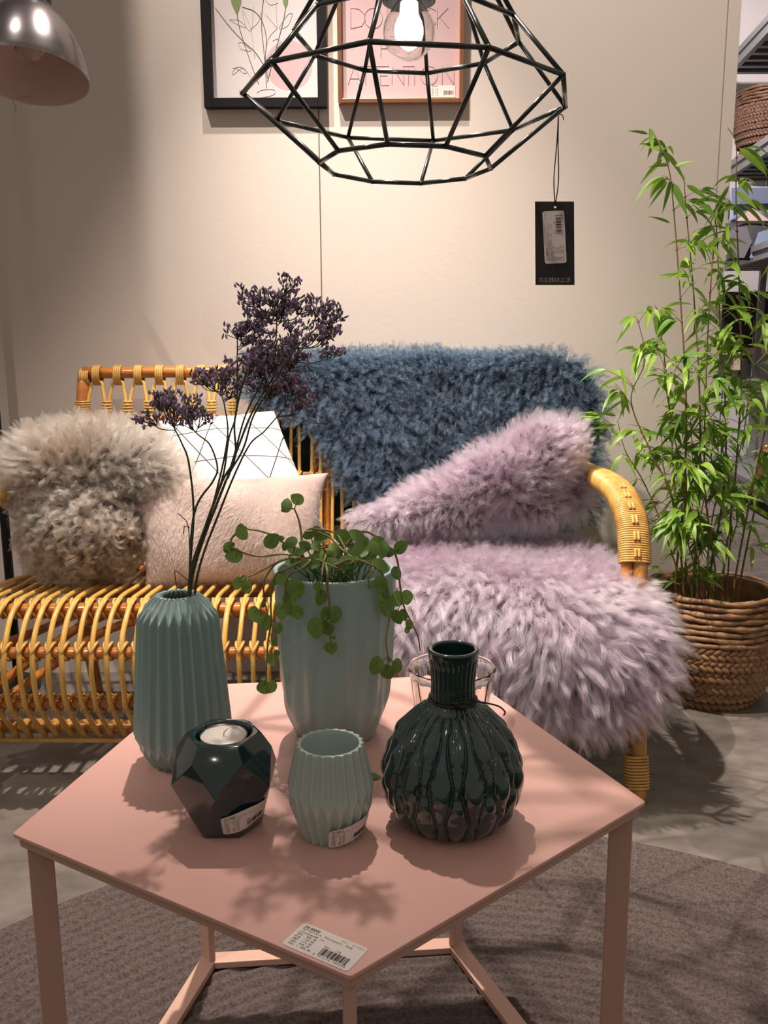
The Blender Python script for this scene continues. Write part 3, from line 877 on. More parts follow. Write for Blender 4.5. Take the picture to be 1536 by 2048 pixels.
for dx in (-0.0022, 0.0022):
    mb.tube(smooth_path([hp+np.array([0, 0, 0.0008]), hp*0.7+top*0.3+np.array([dx*1.6, -0.001, 0]), hp*0.3+top*0.7+np.array([dx*0.4, 0, 0]), top], 6), 0.0009, 6)
mb.tube(smooth_path([top, top+np.array([0.005, -.004, .007]), top+np.array([0.003, .004, .011]), top+np.array([-0.004, 0.002, .006]), top], 5), 0.0008, 6)
mb.tube(smooth_path([top, top+np.array([0.006, 0, -.002]), top+np.array([0.008, 0, -.009])], 5), 0.0007, 6)
mb.build('string', M['black'], tag_o)

# ================================================================== bell lamp on its floor stand
BL = np.array([-0.632, 0.90, 1.463])
bell = thing('floor_lamp', 'grey metal bell-shaped lamp on a black stand left of the sofa', 'lamp', (-1.0, 1.42, 0))
tilt = 0.23
up = np.array([0, math.sin(tilt), math.cos(tilt)]); ax2 = np.array([0, math.cos(tilt), -math.sin(tilt)]); ax1 = np.array([1.0, 0, 0])
def bell_ring(r, h, n=64):
    th = np.arange(n)*2*PI/n
    return BL + up*h + r*(np.cos(th)[:, None]*ax1 + np.sin(th)[:, None]*ax2)
bp = [(0.1135, 0), (0.1120, 0.012), (0.1070, 0.035), (0.0985, 0.060), (0.088, 0.083), (0.075, 0.105), (0.060, 0.124), (0.046, 0.138), (0.040, 0.146)]
bps = smooth_path([np.array([a, b, 0]) for a, b in bp], 4)
mb = MB(); mb.rings([bell_ring(p[0], p[1]) for p in bps], False, True); mb.build('lamp_shade', M['steel'], bell)
mb = MB(); mb.rings([bell_ring(0.1135, 0)] + [bell_ring(p[0]-0.0018, p[1]+0.0004) for p in bps], False, True); sh = mb.build('shade_lining', M['shade_in'], bell)
mb = MB(); mb.rings([bell_ring(0.039, 0.140, 32), bell_ring(0.039, 0.20, 32), bell_ring(0.030, 0.212, 32)], True, True); mb.build('shade_cap', M['black'], bell)
mb = MB(); mb.rings([bell_ring(r, h, 24) for r, h in ((0.003, 0.035), (0.018, 0.040), (0.027, 0.055), (0.028, 0.070), (0.020, 0.090), (0.014, 0.12))], True, True); mb.build('light_bulb', M['glass'], bell)
mb = MB(); top = BL + up*0.21; mb.tube(smooth_path([top, top+np.array([0, 0.03, 0.10]), top+np.array([-0.05, 0.15, 0.20]), (-0.99, 1.45, 1.80)], 8), 0.008, 10); mb.build('arm', M['black'], bell)
mb = MB(); mb.tube([(-0.992, 1.45, 0.01), (-0.992, 1.45, 1.81)], 0.0125, 14); mb.build('pole', M['black'], bell)
mb = MB(); mb.rings(disc((-1.03, 1.385, 0.0), [(0.12, 0), (0.12, 0.010), (0.115, 0.014), (0.01, 0.016)]), True, True); mb.build('base', M['black'], bell)
mb = MB(); q = at(28, 198, 0.80); mb.tube(smooth_path([q+np.array([0, 0.1, 0.03]), q, q+np.array([0.002, 0, -0.014]), q+np.array([0.001, 0, -0.024])], 4), 0.0006, 5); mb.build('loose_thread', M['seam'], bell)

# ================================================================== framed prints on the wall
def frame(name, label, x0, x1, z0, z1, w, dep, fm, pm, slant=0.0):
    t = thing(name, label, 'picture', ((x0+x1)/2, YW, z0))
    mb = MB(); y0, y1 = YW-dep, YW
    for a, b, c, d in ((x0, x0+w, z0, z1), (x1-w, x1, z0, z1), (x0+w, x1-w, z0, z0+w), (x0+w, x1-w, z1-w, z1)):
        mb.box(((a+b)/2, (y0+y1)/2, (c+d)/2), (b-a, dep, d-c))
    mb.build('picture_frame', fm, t, smooth=False, bevel=0.001)
    mb = MB(); mb.box(((x0+x1)/2, YW-0.004, (z0+z1)/2), (x1-x0-2*w+0.002, 0.004, z1-z0-2*w+0.002)); pr = mb.build('print', pm, t, smooth=False)
    return t, pr
fa, fb = at(412, 222, YW), at(655, 215, YW)
t1, pr1 = frame('framed_botanical_print', 'black-framed flower drawing on the wall', fa[0], fb[0], fb[2]-0.004, fb[2]+0.43, 0.0235, 0.024, M['black_frame'], M['paper'])
YP = YW-0.0064
def pl(P, r, m, name='drawn_line', y=YP, n=6):
    mb = MB()
    for Q in P: mb.tube(smooth_path([np.array([at(u, v, y)[0], y, at(u, v, y)[2]]) for u, v in Q], n), r, 5)
    return mb.build(name, m, pr1)
c1 = lambda L: [(400+a/5.12, b/5.12) for a, b in L]
pl([c1(L) for L in ([(155, 80), (300, 270), (450, 430), (560, 530), (650, 660)], [(375, 110), (400, 270), (460, 470), (540, 700), (600, 860)],
    [(430, 70), (560, 120), (640, 230), (680, 400), (670, 600), (690, 800)], [(655, -40), (635, 120), (632, 300), (650, 480), (670, 700)],
    [(880, 60), (850, 230), (800, 420), (740, 650), (690, 840)], [(680, 900), (672, 700), (680, 600)])], 0.0008, M['stalk'], 'stems_drawing')
pl([c1(L) for L in ([(330, 700), (420, 685), (480, 730), (450, 750), (370, 700), (330, 750), (345, 760), (430, 700), (500, 760), (540, 850)], [(300, 200), (400, 210), (470, 280), (400, 260), (300, 200)],
    [(430, 80), (520, 300), (560, 600)], [(545, 60), (530, 300), (470, 270), (430, 90)], [(620, 120), (600, 220), (520, 300)], [(670, 140), (740, 230), (790, 290), (700, 180), (670, 140)],
    [(950, 140), (900, 150), (810, 290), (900, 260), (950, 140)], [(790, 290), (700, 400), (660, 620)], [(390, 440), (420, 500), (520, 520), (440, 440), (390, 440)],
    [(400, 900), (430, 990), (600, 1000), (750, 970), (760, 920), (640, 920), (580, 950)], [(775, -20), (790, 290)], [(670, 0), (720, 50), (800, 30)], [(740, 420), (800, 400), (820, 480), (700, 620)])], 0.00042, M['greyink'], 'outline_drawing')
mb = MB(); 
def flat_poly(mb, pts, y): mb.add([np.array([at(u, v, y)[0], y, at(u, v, y)[2]]) for u, v in pts], [tuple(range(len(pts)))])
cc = c1([(915, 675)])[0]; mb.rings([np.array([[at(cc[0], cc[1], YW)[0]+r*math.cos(a), y, at(cc[0], cc[1], YW)[2]+r*math.sin(a)] for a in np.arange(40)*2*PI/40]) for r, y in ((0.0605, YW-0.0055), (0.0605, YW-0.0062), (0.001, YW-0.0062))], False, True)
mb.build('pink_circle', M['pinkpaper'], pr1, smooth=False)
mb = MB(); flat_poly(mb, c1([(305, -60), (320, 30), (345, 90), (378, 150), (400, 100), (420, 30), (425, -60)]), YP-0.0004); mb.build('painted_bud', M['leafgreen'], pr1, smooth=False); mb = MB(); flat_poly(mb, c1([(845, -60), (850, 30), (878, 90), (900, 30), (905, -60)]), YP-0.0004); mb.build('painted_bud', M['leafgreen'], pr1, smooth=False)

fa, fb = at(677, 212, YW), at(925, 207, YW)
t2, pr2 = frame('framed_text_print', 'copper-framed pink print with thin lettering on the wall', fa[0], fb[0], fb[2]-0.002, fb[2]+0.43, 0.0105, 0.022, M['copper'], M['pinkpaper'])
STROKES = {'D': [[(0, 0), (0, 1), (.45, .95), (.75, .7), (.8, .4), (.6, .12), (0, 0)]], 'O': [[(.5+.5*math.cos(a), .5+.5*math.sin(a)) for a in np.linspace(0, 2*PI, 18)]],
 'N': [[(0, 0), (0, 1)], [(0, 1), (.7, 0)], [(.7, 0), (.7, 1)]], 'T': [[(0, 1), (.7, 1)], [(.35, 0), (.35, 1)]], 'A': [[(0, 0), (.4, 1)], [(.4, 1), (.8, 0)], [(.16, .35), (.64, .35)]],
 'S': [[(.6, .85), (.3, 1), (.05, .8), (.3, .5), (.6, .25), (.3, 0), (0, .15)]], 'K': [[(0, 0), (0, 1)], [(.6, 1), (0, .45)], [(.15, .55), (.65, 0)]], 'F': [[(0, 0), (0, 1)], [(0, 1), (.5, 1)], [(0, .5), (.4, .5)]],
 'R': [[(0, 0), (0, 1)], [(0, 1), (.5, .9), (.55, .6), (0, .5)], [(.2, .5), (.6, 0)]], 'E': [[(0, 0), (0, 1)], [(0, 1), (.5, 1)], [(0, .5), (.4, .5)], [(0, 0), (.5, 0)]], 'I': [[(0, 0), (0, 1)]], "'": [[(0, .8), (0.02, 1)]]}
mb = MB()
for row, vb, hgt in (([('D', 702), ('O', 729), ('N', 774), ("'", 797), ('T', 800), ('A', 822), ('S', 850), ('K', 874)], 59, 35), ([('F', 762), ('O', 783), ('R', 823)], 116, 30),
                     ([('A', 696), ('T', 720), ('T', 741), ('E', 761), ('N', 784), ('T', 805), ('I', 829), ('O', 841), ('N', 884)], 172, 33)):
    for ch, u in row:
        p = at(u, vb, YW); k = hgt/715.0
        for st in STROKES[ch]:
            Q = [np.array([p[0]+a*k*0.95, YP-0.0002, p[2]+b*k]) for a, b in st]
            if len(Q) > 2 and ch in 'O': mb.tube(Q[:-1], 0.00042, 4, closed=True)
            else: mb.tube(Q, 0.00042, 4)
mb.build('lettering', M['thinink'], pr2)
sa, sb = at(861, 196, YW), at(910, 172, YW)
mb = MB(); mb.box(((sa[0]+sb[0])/2, YP-0.0005, (sa[2]+sb[2])/2), (sb[0]-sa[0], 0.0006, sb[2]-sa[2])); stk = mb.build('price_sticker', M['sticker'], t2, smooth=False); stk['label'] = 'small white price sticker'
mb = MB(); fn = lambda x, y: np.array([sa[0]+x, YP-0.0010, sa[2]+y])
put_text(mb, '82043126', .003, .0255, .0030, fn, mono=.0019)
for i, s in enumerate(('DKK: 119,00', 'EUR: 15,95', 'GBP: 14,95', 'NOK: 139,00', 'SEK: 159,00')): put_text(mb, s, .003, .0190-i*.0038, .0023, fn, mono=.0016)
barcode(mb, .034, .006, .026, .010, fn, 9); mb.build('printed_text', M['ink'], stk, smooth=False)

# ================================================================== unseen body for the wall lamp, with a plate added to shade the left wall
trk = thing('unseen_spotlight', 'unseen black spotlight with an added plate that shades the left wall', 'lamp', K2)
k2 = np.array(K2); aim = (np.array([0.60, 1.52, 1.10])-k2)/np.linalg.norm(np.array([0.60, 1.52, 1.10])-k2)
mb = MB(); mb.tube([k2-aim*0.18, k2-aim*0.03], 0.045, 20); mb.build('lamp_housing', M['black'], trk)
mb = MB(); mb.tube([k2-aim*0.10, k2+np.array([-.03, -.05, .35])], 0.008, 8); mb.build('bracket', M['black'], trk)
mb = MB(); mb.box((k2[0]+0.085-0.30, k2[1]+0.25, k2[2]-0.575), (0.60, 0.003, 0.65)); mb.build('shadow_plate', M['black'], trk, smooth=False)  # added out of view to cast the vertical shadow edge on the wall

# ================================================================== rattan sofa
sofa = thing('rattan_sofa', 'two-seat honey-coloured rattan sofa with fur throws against the wall', 'sofa', (-0.12, 1.1, 0))
XL, XR = -0.84, 0.60           # seat sides
rnd = random.Random(4)
def rail(name, P, r, m=None, seg=14, n=8, wob=0.0008):
    Q = smooth_path(P, n)
    Q = [q + np.array([0, rnd.uniform(-wob, wob), rnd.uniform(-wob, wob)]) for q in Q]
    mb = MB(); mb.tube(Q, r, seg); return mb.build(name, m or M['rattan'], sofa)
# side profile of the seat and its rolled front, (y, z)
PROF = [(1.262, 0.398), (1.15, 0.396), (1.02, 0.400), (0.93, 0.408), (0.868, 0.410), (0.822, 0.392), (0.789, 0.362), (0.770, 0.328), (0.762, 0.285), (0.767, 0.240), (0.779, 0.205), (0.815, 0.160), (0.868, 0.100)]
RAILS = [('front_seat_rail', 0.868, 0.390, 0.0155), ('upper_apron_rail', 0.787, 0.322, 0.0125), ('lower_apron_rail', 0.798, 0.208, 0.0125), ('rear_seat_rail', 1.24, 0.380, 0.015), ('middle_seat_rail', 1.06, 0.384, 0.012)]
for nm, y, z, r in RAILS:
    rail(nm, [(XL, y, z), (XL/2+XR/2, y-0.004, z), (XR, y, z)], r)
rail('bottom_apron_rail', [(XL, 0.885, 0.118), (-0.12, 0.880, 0.114), (XR, 0.885, 0.118)], 0.0165, M['rattan_light'])
rail('bottom_cane', [(XL, 0.866, 0.094), (-0.12, 0.860, 0.090), (XR, 0.866, 0.094)], 0.0055, M['cane'])
for x in (XL, XR):
    rail('seat_side_rail', [(x, 0.868, 0.392), (x, 1.05, 0.388), (x+(0.08 if x < 0 else -0.08), 1.26, 0.384)], 0.014, M['rattan_light'])
rail('inner_side_cane', [(XL+0.02, 0.87, 0.400), (XL+0.025, 1.05, 0.402), (XL+0.09, 1.25, 0.398)], 0.0065, M['cane'])
NC = 47
mbc = MB(); mbb = MB()
def wrap_knot(mb, c, axis_r, r, ang=0.5):
    """cane strip crossed over a joint: c centre, ring around the x axis tilted by ang"""
    for s in (-1, 1):
        th = np.linspace(0, 2*PI, 12, endpoint=False)
        mb.tube([(c[0]+s*math.sin(a)*0.0075*ang*2, c[1]+axis_r*math.cos(a), c[2]+axis_r*math.sin(a)) for a in th], r, 5, closed=True)
for i in range(NC):
    x = XL + 0.028 + (XR-XL-0.056)*i/(NC-1) + rnd.uniform(-.002, .002)
    P = [(x + rnd.uniform(-.0012, .0012), y, z) for y, z in PROF]
    rr = 0.0057*rnd.uniform(0.92, 1.1)
    mbc.tube(smooth_path(P, 3), rr, 8)
    wrap_knot(mbb, (x, 0.866, 0.393), 0.0205, 0.0030)
    wrap_knot(mbb, (x, 0.784, 0.326), 0.0178, 0.0034)
    wrap_knot(mbb, (x, 0.793, 0.209), 0.0182, 0.0031)
    wrap_knot(mbb, (x, 1.235, 0.384), 0.0195, 0.0020)
o = mbc.build('seat_canes', M['cane'], sofa)
o = mbb.build('seat_bindings', M['binding'], sofa); o['kind'] = 'stuff'
# backrest
BX0, BX1 = -0.735, 0.500
def bk(x, t):       # t=0 at the seat, 1 at the top rail; the back leans away and bows a little
    y = 1.262 + 0.155*t; z = 0.385 + 0.491*t
    return np.array([x, y, z])
rail('back_top_rail', [bk(BX0, 1), bk((BX0+BX1)/2, 1.0), bk(BX1, 1)], 0.0155)
rail('back_middle_rail', [bk(BX0, 0.46)+np.array([0, .012, 0]), bk(-0.1, 0.46)+np.array([0, .012, 0]), bk(BX1, 0.46)+np.array([0, .012, 0])], 0.008, M['rattan_light'])
rail('back_lower_rail', [bk(BX0, 0.08)+np.array([0, .012, 0]), bk(BX1, 0.08)+np.array([0, .012, 0])], 0.010)
rail('back_upper_rail', [bk(BX0, 0.76)+np.array([0, .014, 0]), bk(BX1, 0.76)+np.array([0, .014, 0])], 0.007)
for x in (BX0, BX1): 
    rail('back_post', [(x, 1.36, 0.0), (x, 1.30, 0.2), bk(x, 0), bk(x, 0.5), bk(x, 1.0)], 0.0165)
for x in (-0.125, -0.09):
    rail('centre_post', [bk(x, -0.1)+np.array([0, .022, 0]), bk(x, 0.46)+np.array([0, .026, 0]), bk(x, 0.95)+np.array([0, .02, 0])], 0.0105)
NL = 22; pit = (BX1-BX0-0.02)/NL
mbs = MB(); mbw = MB(); mbt = MB()
for i in range(NL):
    xc = BX0 + 0.01 + pit*(i+0.5)
    f = np.array([0, -0.004, 0])
    # arch over each wrap on the top rail: up one side, over, down the other
    L, R_ = xc-pit/2, xc+pit/2
    e = 0.0052
    P = [bk(L+0.0135, 0.0), bk(L+0.0125, 0.3), bk(L+0.011, 0.55), bk(L+0.0105, 0.70), bk(L+e, 0.815), bk(L+e+0.0015, 0.865), bk(L+0.012, 0.915), bk(xc-0.013, 0.945), bk(xc, 0.952),
         bk(xc+0.013, 0.945), bk(R_-0.012, 0.915), bk(R_-e-0.0015, 0.865), bk(R_-e, 0.815), bk(R_-0.0105, 0.70), bk(R_-0.011, 0.55), bk(R_-0.0125, 0.3), bk(R_-0.0135, 0.0)]
    mbs.tube(smooth_path([p+f for p in P], 4), 0.0046, 8)
    for k in range(4):
        x = xc + (k-1.5)*0.0052; th = np.linspace(0, 2*PI, 14, endpoint=False)
        c = bk(x, 0.985)
        mbw.tube([(x, c[1]-0.002+0.0195*math.cos(a), c[2]+0.0245*math.sin(a)) for a in th], 0.0029, 5, closed=True)
    if i:
        for k in range(4):
            c = bk(L, 0.80+k*0.0155)+f; th = np.linspace(0, 2*PI, 12, endpoint=False)
            mbt.tube([(L+0.0125*math.cos(a), c[1]+0.0085*math.sin(a), c[2]) for a in th], 0.0028, 5, closed=True)
    for xx in (L+0.0115, R_-0.0115):
        c = bk(xx, 0.46); th = np.linspace(0, 2*PI, 10, endpoint=False)
        for s in (-1, 1): mbt.tube([(xx+s*0.005*math.sin(a), c[1]+0.004+0.0125*math.cos(a), c[2]+0.0115*math.sin(a)) for a in th], 0.0018, 5, closed=True)
mbs.build('back_canes', M['cane'], sofa)
mbw.build('top_rail_wraps', M['binding'], sofa)['kind'] = 'stuff'
mbt.build('back_bindings', M['binding'], sofa)['kind'] = 'stuff'
for x in (BX0, BX1):
    mb = MB()
    for k in range(5):
        c = bk(x, 0.80+k*0.012); th = np.linspace(0, 2*PI, 14, endpoint=False)
        mb.tube([(x+0.019*math.cos(a), c[1]+0.019*math.sin(a), c[2]) for a in th], 0.0028, 5, closed=True)
    mb.build('post_binding', M['binding'], sofa)
    mb = MB()
    for k in range(5):
        th = np.linspace(0, 2*PI, 14, endpoint=False)
        c = bk(x, 0.975); xx = x + (k-1)*0.005*(1 if x < 0 else -1)
        mb.tube([(xx, c[1]+0.018*math.cos(a), c[2]+0.02*math.sin(a)) for a in th], 0.0028, 5, closed=True)
    mb.build('corner_binding', M['binding'], sofa)
# arms: two thick canes side by side, bound with flat cane over the bend
def arm(sx):
    k = 1 if sx > 0 else -1
    X = lambda a: -0.12 + k*(a+0.12)
    outer = [(X(0.515), 1.385, 0.655), (X(0.578), 1.25, 0.632), (X(0.596), 1.12, 0.628), (X(0.607), 1.02, 0.612), (X(0.611), 0.935, 0.565), (X(0.607), 0.885, 0.49), (X(0.602), 0.86, 0.40), (X(0.598), 0.81, 0.2), (X(0.592), 0.755, 0.0)]
    rail('arm_rail', outer, 0.0165, M['rattan_light'], n=10)
    inner = [(X(0.556), 1.245, 0.620), (X(0.572), 1.12, 0.616), (X(0.580), 1.02, 0.600), (X(0.583), 0.935, 0.553), (X(0.579), 0.885, 0.485), (X(0.575), 0.86, 0.40), (X(0.570), 0.83, 0.30), (X(0.560), 0.80, 0.18)]
    rail('inner_arm_cane', inner, 0.0125, n=10)
    # binding
    O = smooth_path(outer, 24); I = smooth_path(inner, 24)
    mb = MB()
    def loop(c, t, w, h, r):
        t = t/np.linalg.norm(t); xa = np.array([1.0, 0, 0]); xa = xa - t*np.dot(xa, t); xa /= np.linalg.norm(xa); b = np.cross(t, xa)
        th = np.linspace(0, 2*PI, 18, endpoint=False)
        mb.tube([c + xa*w*math.copysign(abs(math.cos(a))**0.75, math.cos(a)) + b*h*math.copysign(abs(math.sin(a))**0.8, math.sin(a)) for a in th], r, 6, closed=True)
    # cumulative length along the outer cane
    L = np.cumsum([0]+[np.linalg.norm(O[i+1]-O[i]) for i in range(len(O)-1)])
    def pt(s): 
        i = int(np.searchsorted(L, s)); i = min(max(i, 1), len(O)-1); f = (s-L[i-1])/(L[i]-L[i-1]+1e-9); return O[i-1]*(1-f)+O[i]*f
    s0 = L[24]*0.9; sz = [s for s, q in zip(L, O) if q[1] < 0.885][0]; s = s0
    while s < sz:
        c = pt(s)+np.array([-k*0.011, 0, -0.003]); t = pt(s+0.004)-pt(s-0.004)
        wide = 0.033*min(1, 0.68+(s-s0)*2.2)
        loop(c, t, wide, 0.0205, 0.0027); s += 0.0049
    # short woven checks on top of the binding
    for sk in np.arange(sz-0.20, sz-0.02, 0.035):
        for dx in (-0.004, 0.004):
            P = []
            for q in np.linspace(0, 0.018, 6):
                c = pt(sk+q); t = pt(sk+q+0.004)-pt(sk+q-0.004); t /= np.linalg.norm(t); b = np.cross(t, np.array([1.0, 0, 0])); b /= np.linalg.norm(b)
                if b[1] > 0 or b[2] < 0 and abs(b[1]) < .1: b = -b
                P.append(c + np.array([-k*0.011+dx, 0, -0.003]) + b*0.0235)
            mb.tube(P, 0.0034, 6)
    mb.build('arm_binding', M['binding'], sofa)['kind'] = 'stuff'
    for z0, nm in ((0.405, 'post_binding'), (0.090, 'foot_binding')):
        mb = MB()
        for q in range(15 if z0 > .3 else 11):
            z = z0 - q*0.0062
            y = np.interp(z, [0, 0.2, 0.40, 0.49], [0.755, 0.81, 0.86, 0.885])
            w = 0.031 if z0 > .3 else 0.024
            loop(np.array([X(0.590), y, z]) if z0 > .3 else np.array([X(0.588), y, z]), np.array([0, .25, 1.0]), w, 0.019, 0.0029)
        mb.build(nm, M['binding'], sofa)
arm(1); arm(-1)
# bent braces under the seat
for k, (du, dv, dd) in enumerate(((0, -22, 0.02), (26, 0, 0))):
    rail('seat_brace', [at(-70+du, 1436+dv, .86+dd), at(0+du, 1388+dv, .88+dd), at(60+du, 1344+dv, .93+dd), at(122+du, 1300+dv, .98+dd), at(180+du, 1264+dv, 1.02+dd), at(255+du, 1240+dv, 1.06+dd), at(340+du, 1232+dv, 1.07+dd)], 0.0105)
rail('seat_brace', [(XR-0.02, 0.80, 0.10), (XR-0.07, 0.85, 0.22), (XR-0.16, 0.90, 0.31), (XR-0.3, 0.94, 0.36)], 0.0115)
rail('side_stretcher', [(XL+0.005, 0.80, 0.30), (XL+0.05, 1.00, 0.28), (XL+0.11, 1.29, 0.26)], 0.0115)
rail('rear_stretcher', [(BX0, 1.33, 0.235), (-0.12, 1.33, 0.24), (BX1, 1.33, 0.235)], 0.013)
rail('rear_stretcher', [(BX0, 1.315, 0.30), (-0.12, 1.315, 0.30), (BX1, 1.315, 0.30)], 0.013)

# ================================================================== cushions and throws
rng = np.random.default_rng(7)
def cushion(name, parent, m, P00, P10, P01, P11, thick, n=36, pinch=0.06, front=None, uvs=(1, 1), puff=0.42):
    """pillow between four corners (lower-left, lower-right, upper-left, upper-right)"""
    P00, P10, P01, P11 = map(lambda p: np.array(p, float), (P00, P10, P01, P11))
    nrm = np.cross(P10-P00, P01-P00); nrm /= np.linalg.norm(nrm)
    W, H = np.linalg.norm(P10-P00+P11-P01)/2, np.linalg.norm(P01-P00+P11-P10)/2
    V = []; UV = []
    g = np.sin(np.linspace(-PI/2, PI/2, n+1))
    for side in (1, -1):
        for j in range(n+1):
            for i in range(n+1):
                a, b = g[i], g[j]
                # edges drawn in between the corners
                aa = a*(1-pinch*(1-b*b)*abs(a)); bb = b*(1-pinch*(1-a*a)*abs(b))
                u, v = (aa+1)/2, (bb+1)/2
                p = (P00*(1-u)+P10*u)*(1-v)+(P01*(1-u)+P11*u)*v
                h = ((1-a**2)*(1-b**2))**puff*thick/2
                V.append(p + nrm*h*side + nrm*0.004*math.sin(a*5+b*3)*(1-a*a)); UV.append((u*W*uvs[0], v*H*uvs[1]))
    f = []; m2 = (n+1)**2
    for j in range(n):
        for i in range(n):
            a = j*(n+1)+i
            f.append((a, a+1, a+n+2, a+n+1)); f.append((m2+a, m2+a+n+1, m2+a+n+2, m2+a+1))
    rim = [i for i in range(n+1)] + [j*(n+1)+n for j in range(1, n+1)] + [n*(n+1)+i for i in range(n-1, -1, -1)] + [j*(n+1) for j in range(n-1, 0, -1)]
    mb = MB(); mb.add(V, f)
    for a, b in zip(rim, rim[1:]+rim[:1]): mb.f.append([a, m2+a, m2+b, b]); mb.m.append(0)
    o = mb.build(name, m, parent, uv=UV)
    return o, np.array(V), f, nrm

# white cushion with the triangle print
wc = thing('patterned_cushion', 'white cushion printed with thin black triangle lines', 'cushion', (-0.32, 1.25, 0.45))
cushion('cover', wc, M['white_fabric'], at(352, 1085, 1.145), at(650, 1062, 1.16), at(318, 842, 1.315), at(548, 822, 1.325), 0.12, pinch=0.035)

# beige hide cushion
hc = thing('hide_cushion', 'long beige short-haired hide cushion leaning on the white cushion', 'cushion', (-0.33, 1.07, 0.41))
Pc = (at(292, 1176, 1.02), at(640, 1172, 1.04), at(256, 958, 1.115), at(656, 946, 1.150))
ho, hv_, hf, hn = cushion('cover', hc, M['hide'], *Pc, 0.135, pinch=0.075, puff=0.40)
T = np.array([(a, b, c) for q in hf for a, b, c in ((q[0], q[1], q[2]), (q[0], q[2], q[3]))])
P, N = tri_sample(hv_, T, 52000, rng)
keep = (P[:, 1] < hv_[:, 1].mean()+0.03); P, N = P[keep], N[keep]
if (N[:, 1].mean() > 0): N = -N
flow = np.stack([0.35+0.9*np.sin(P[:, 0]*9+1.0), np.full(len(P), -0.25), -0.9+0.6*np.sin(P[:, 0]*13)], -1)
fur('short_fur', hc, M['fur_hide'], P, N, 0.011, unit(N*0.35+flow*0.8), unit(N*0.08+flow), rng, clumps=9000, clump=0.35, jitter=0.16, K=4, r0=0.00026)

# taupe curly sheepskin cushion
tc_ = thing('curly_fur_cushion', 'large taupe-brown curly sheepskin cushion at the left end of the sofa', 'cushion', (-0.68, 1.1, 0.41))
E1 = (at(205, 925, 1.13), (0.165, 0.085, 0.080), rotm('Y', 4)); E2 = (at(165, 1060, 1.06), (0.118, 0.085, 0.100), rotm('Y', 8)); E3 = (at(105, 940, 1.10), (0.10, 0.085, 0.085), np.eye(3)); E4 = (at(300, 960, 1.14), (0.10, 0.06, 0.055), rotm('Y', 25))
V, T = blob([E1, E2, E3, E4]); mb = MB(); mb.add(V, [tuple(t) for t in T]); mb.build('cover', M['throw_taupe'], tc_)
P, N = tri_sample(V, T, 76000, rng)
keep = N[:, 1] < 0.55; P, N = P[keep], N[keep]
cen = at(180, 985, 1.1)
zz = np.clip((P[:, 2]-0.585)/0.09, 0, 1)
rad = P-cen; rad[:, 1] *= 0.2; rad = unit(rad)
d0 = unit(N*0.9 + rad*0.5)
d1 = unit(N*(0.18+0.20*zz[:, None]) + rad*(0.25+0.75*zz[:, None]) + np.array([0.05, -0.1, -0.75])*(1-zz[:, None]*0.85))
up_ = (zz + rng.normal(size=len(zz))*0.18) > 0.42
for sel, nm, mt in ((up_, 'pale_long_fur', M['fur_taupe']), (~up_, 'brown_curly_fur', M['fur_brown'])):
    fur(nm, tc_, mt, P[sel], N[sel], 0.064, d0[sel], d1[sel], rng, clumps=int(2300*sel.mean()), clump=0.76, curl=(0.0010+0.0056*(1-zz))[sel], turns=1.9, jitter=0.34, K=11, r0=0.00029)

# blue curly sheepskin over the back
bt = thing('blue_fur_throw', 'dark blue curly sheepskin throw draped over the sofa back', 'throw', (0.2, 1.38, 0.5))
def inside(poly, u, v):
    c = np.zeros(len(u), bool); n = len(poly)
    for i in range(n):
        x0, y0 = poly[i]; x1, y1 = poly[(i+1) % n]
        m_ = ((y0 > v) != (y1 > v)) & (u < (x1-x0)*(v-y0)/(y1-y0+1e-12)+x0); c ^= m_
    return c
# outline on the backrest, (x, t) with t from the seat up
OUT = [(-0.30, 1.02), (-0.30, 0.88), (-0.20, 0.80), (-0.115, 0.66), (-0.07, 0.50), (-0.03, 0.37), (0.06, 0.28), (0.30, 0.24), (0.52, 0.18), (0.60, 0.30), (0.615, 0.62), (0.62, 0.88), (0.585, 1.0), (0.50, 1.05)]
def sheet(outline, fn, nx, ny, th):
    xs = [p[0] for p in outline]; ts = [p[1] for p in outline]
    X = np.linspace(min(xs), max(xs), nx); Tt = np.linspace(min(ts), max(ts), ny)
    idx = {}; V = []; f = []
    gu, gv = np.meshgrid((X[:-1]+X[1:])/2, (Tt[:-1]+Tt[1:])/2)
    ins = inside(outline, gu.ravel(), gv.ravel()).reshape(gu.shape)
    def vid(i, j):
        if (i, j) not in idx: idx[(i, j)] = len(V); V.append(fn(X[i], Tt[j]))
        return idx[(i, j)]
    for j in range(ny-1):
        for i in range(nx-1):
            if ins[j, i]: f.append((vid(i, j), vid(i+1, j), vid(i+1, j+1), vid(i, j+1)))
    return np.array(V), f
def solid_sheet(name, parent, m, V, f, th):
    mb = MB(); mb.add(V, f); o = mb.build(name, m, parent)
    s = o.modifiers.new('thickness', 'SOLIDIFY'); s.thickness = th; s.offset = 0
    return o
def back_skin(x, t):
    if t <= 1.0:
        p = bk(x, t); g = max(0, (t-.86)/.14); return p + np.array([0, -0.020-0.012*g, 0.010*g])
    s = t-1.0        # over the rail and down behind
    a = min(s/0.10, 1)*PI
    c = bk(x, 1.0); return np.array([x, c[1]-0.032*math.cos(a), c[2]+0.010+0.027*math.sin(a) - max(0, s-0.10)*0.49])
OUTB = OUT + [(0.50, 1.98), (-0.25, 1.98)]
V, f = sheet(OUTB, back_skin, 90, 70, 0.01)
solid_sheet('hide', bt, M['throw_blue'], V, f, 0.006)
T = np.array([(a, b, c) for q in f for a, b, c in ((q[0], q[1], q[2]), (q[0], q[2], q[3]))])
P, N = tri_sample(V, T, 135000, rng)
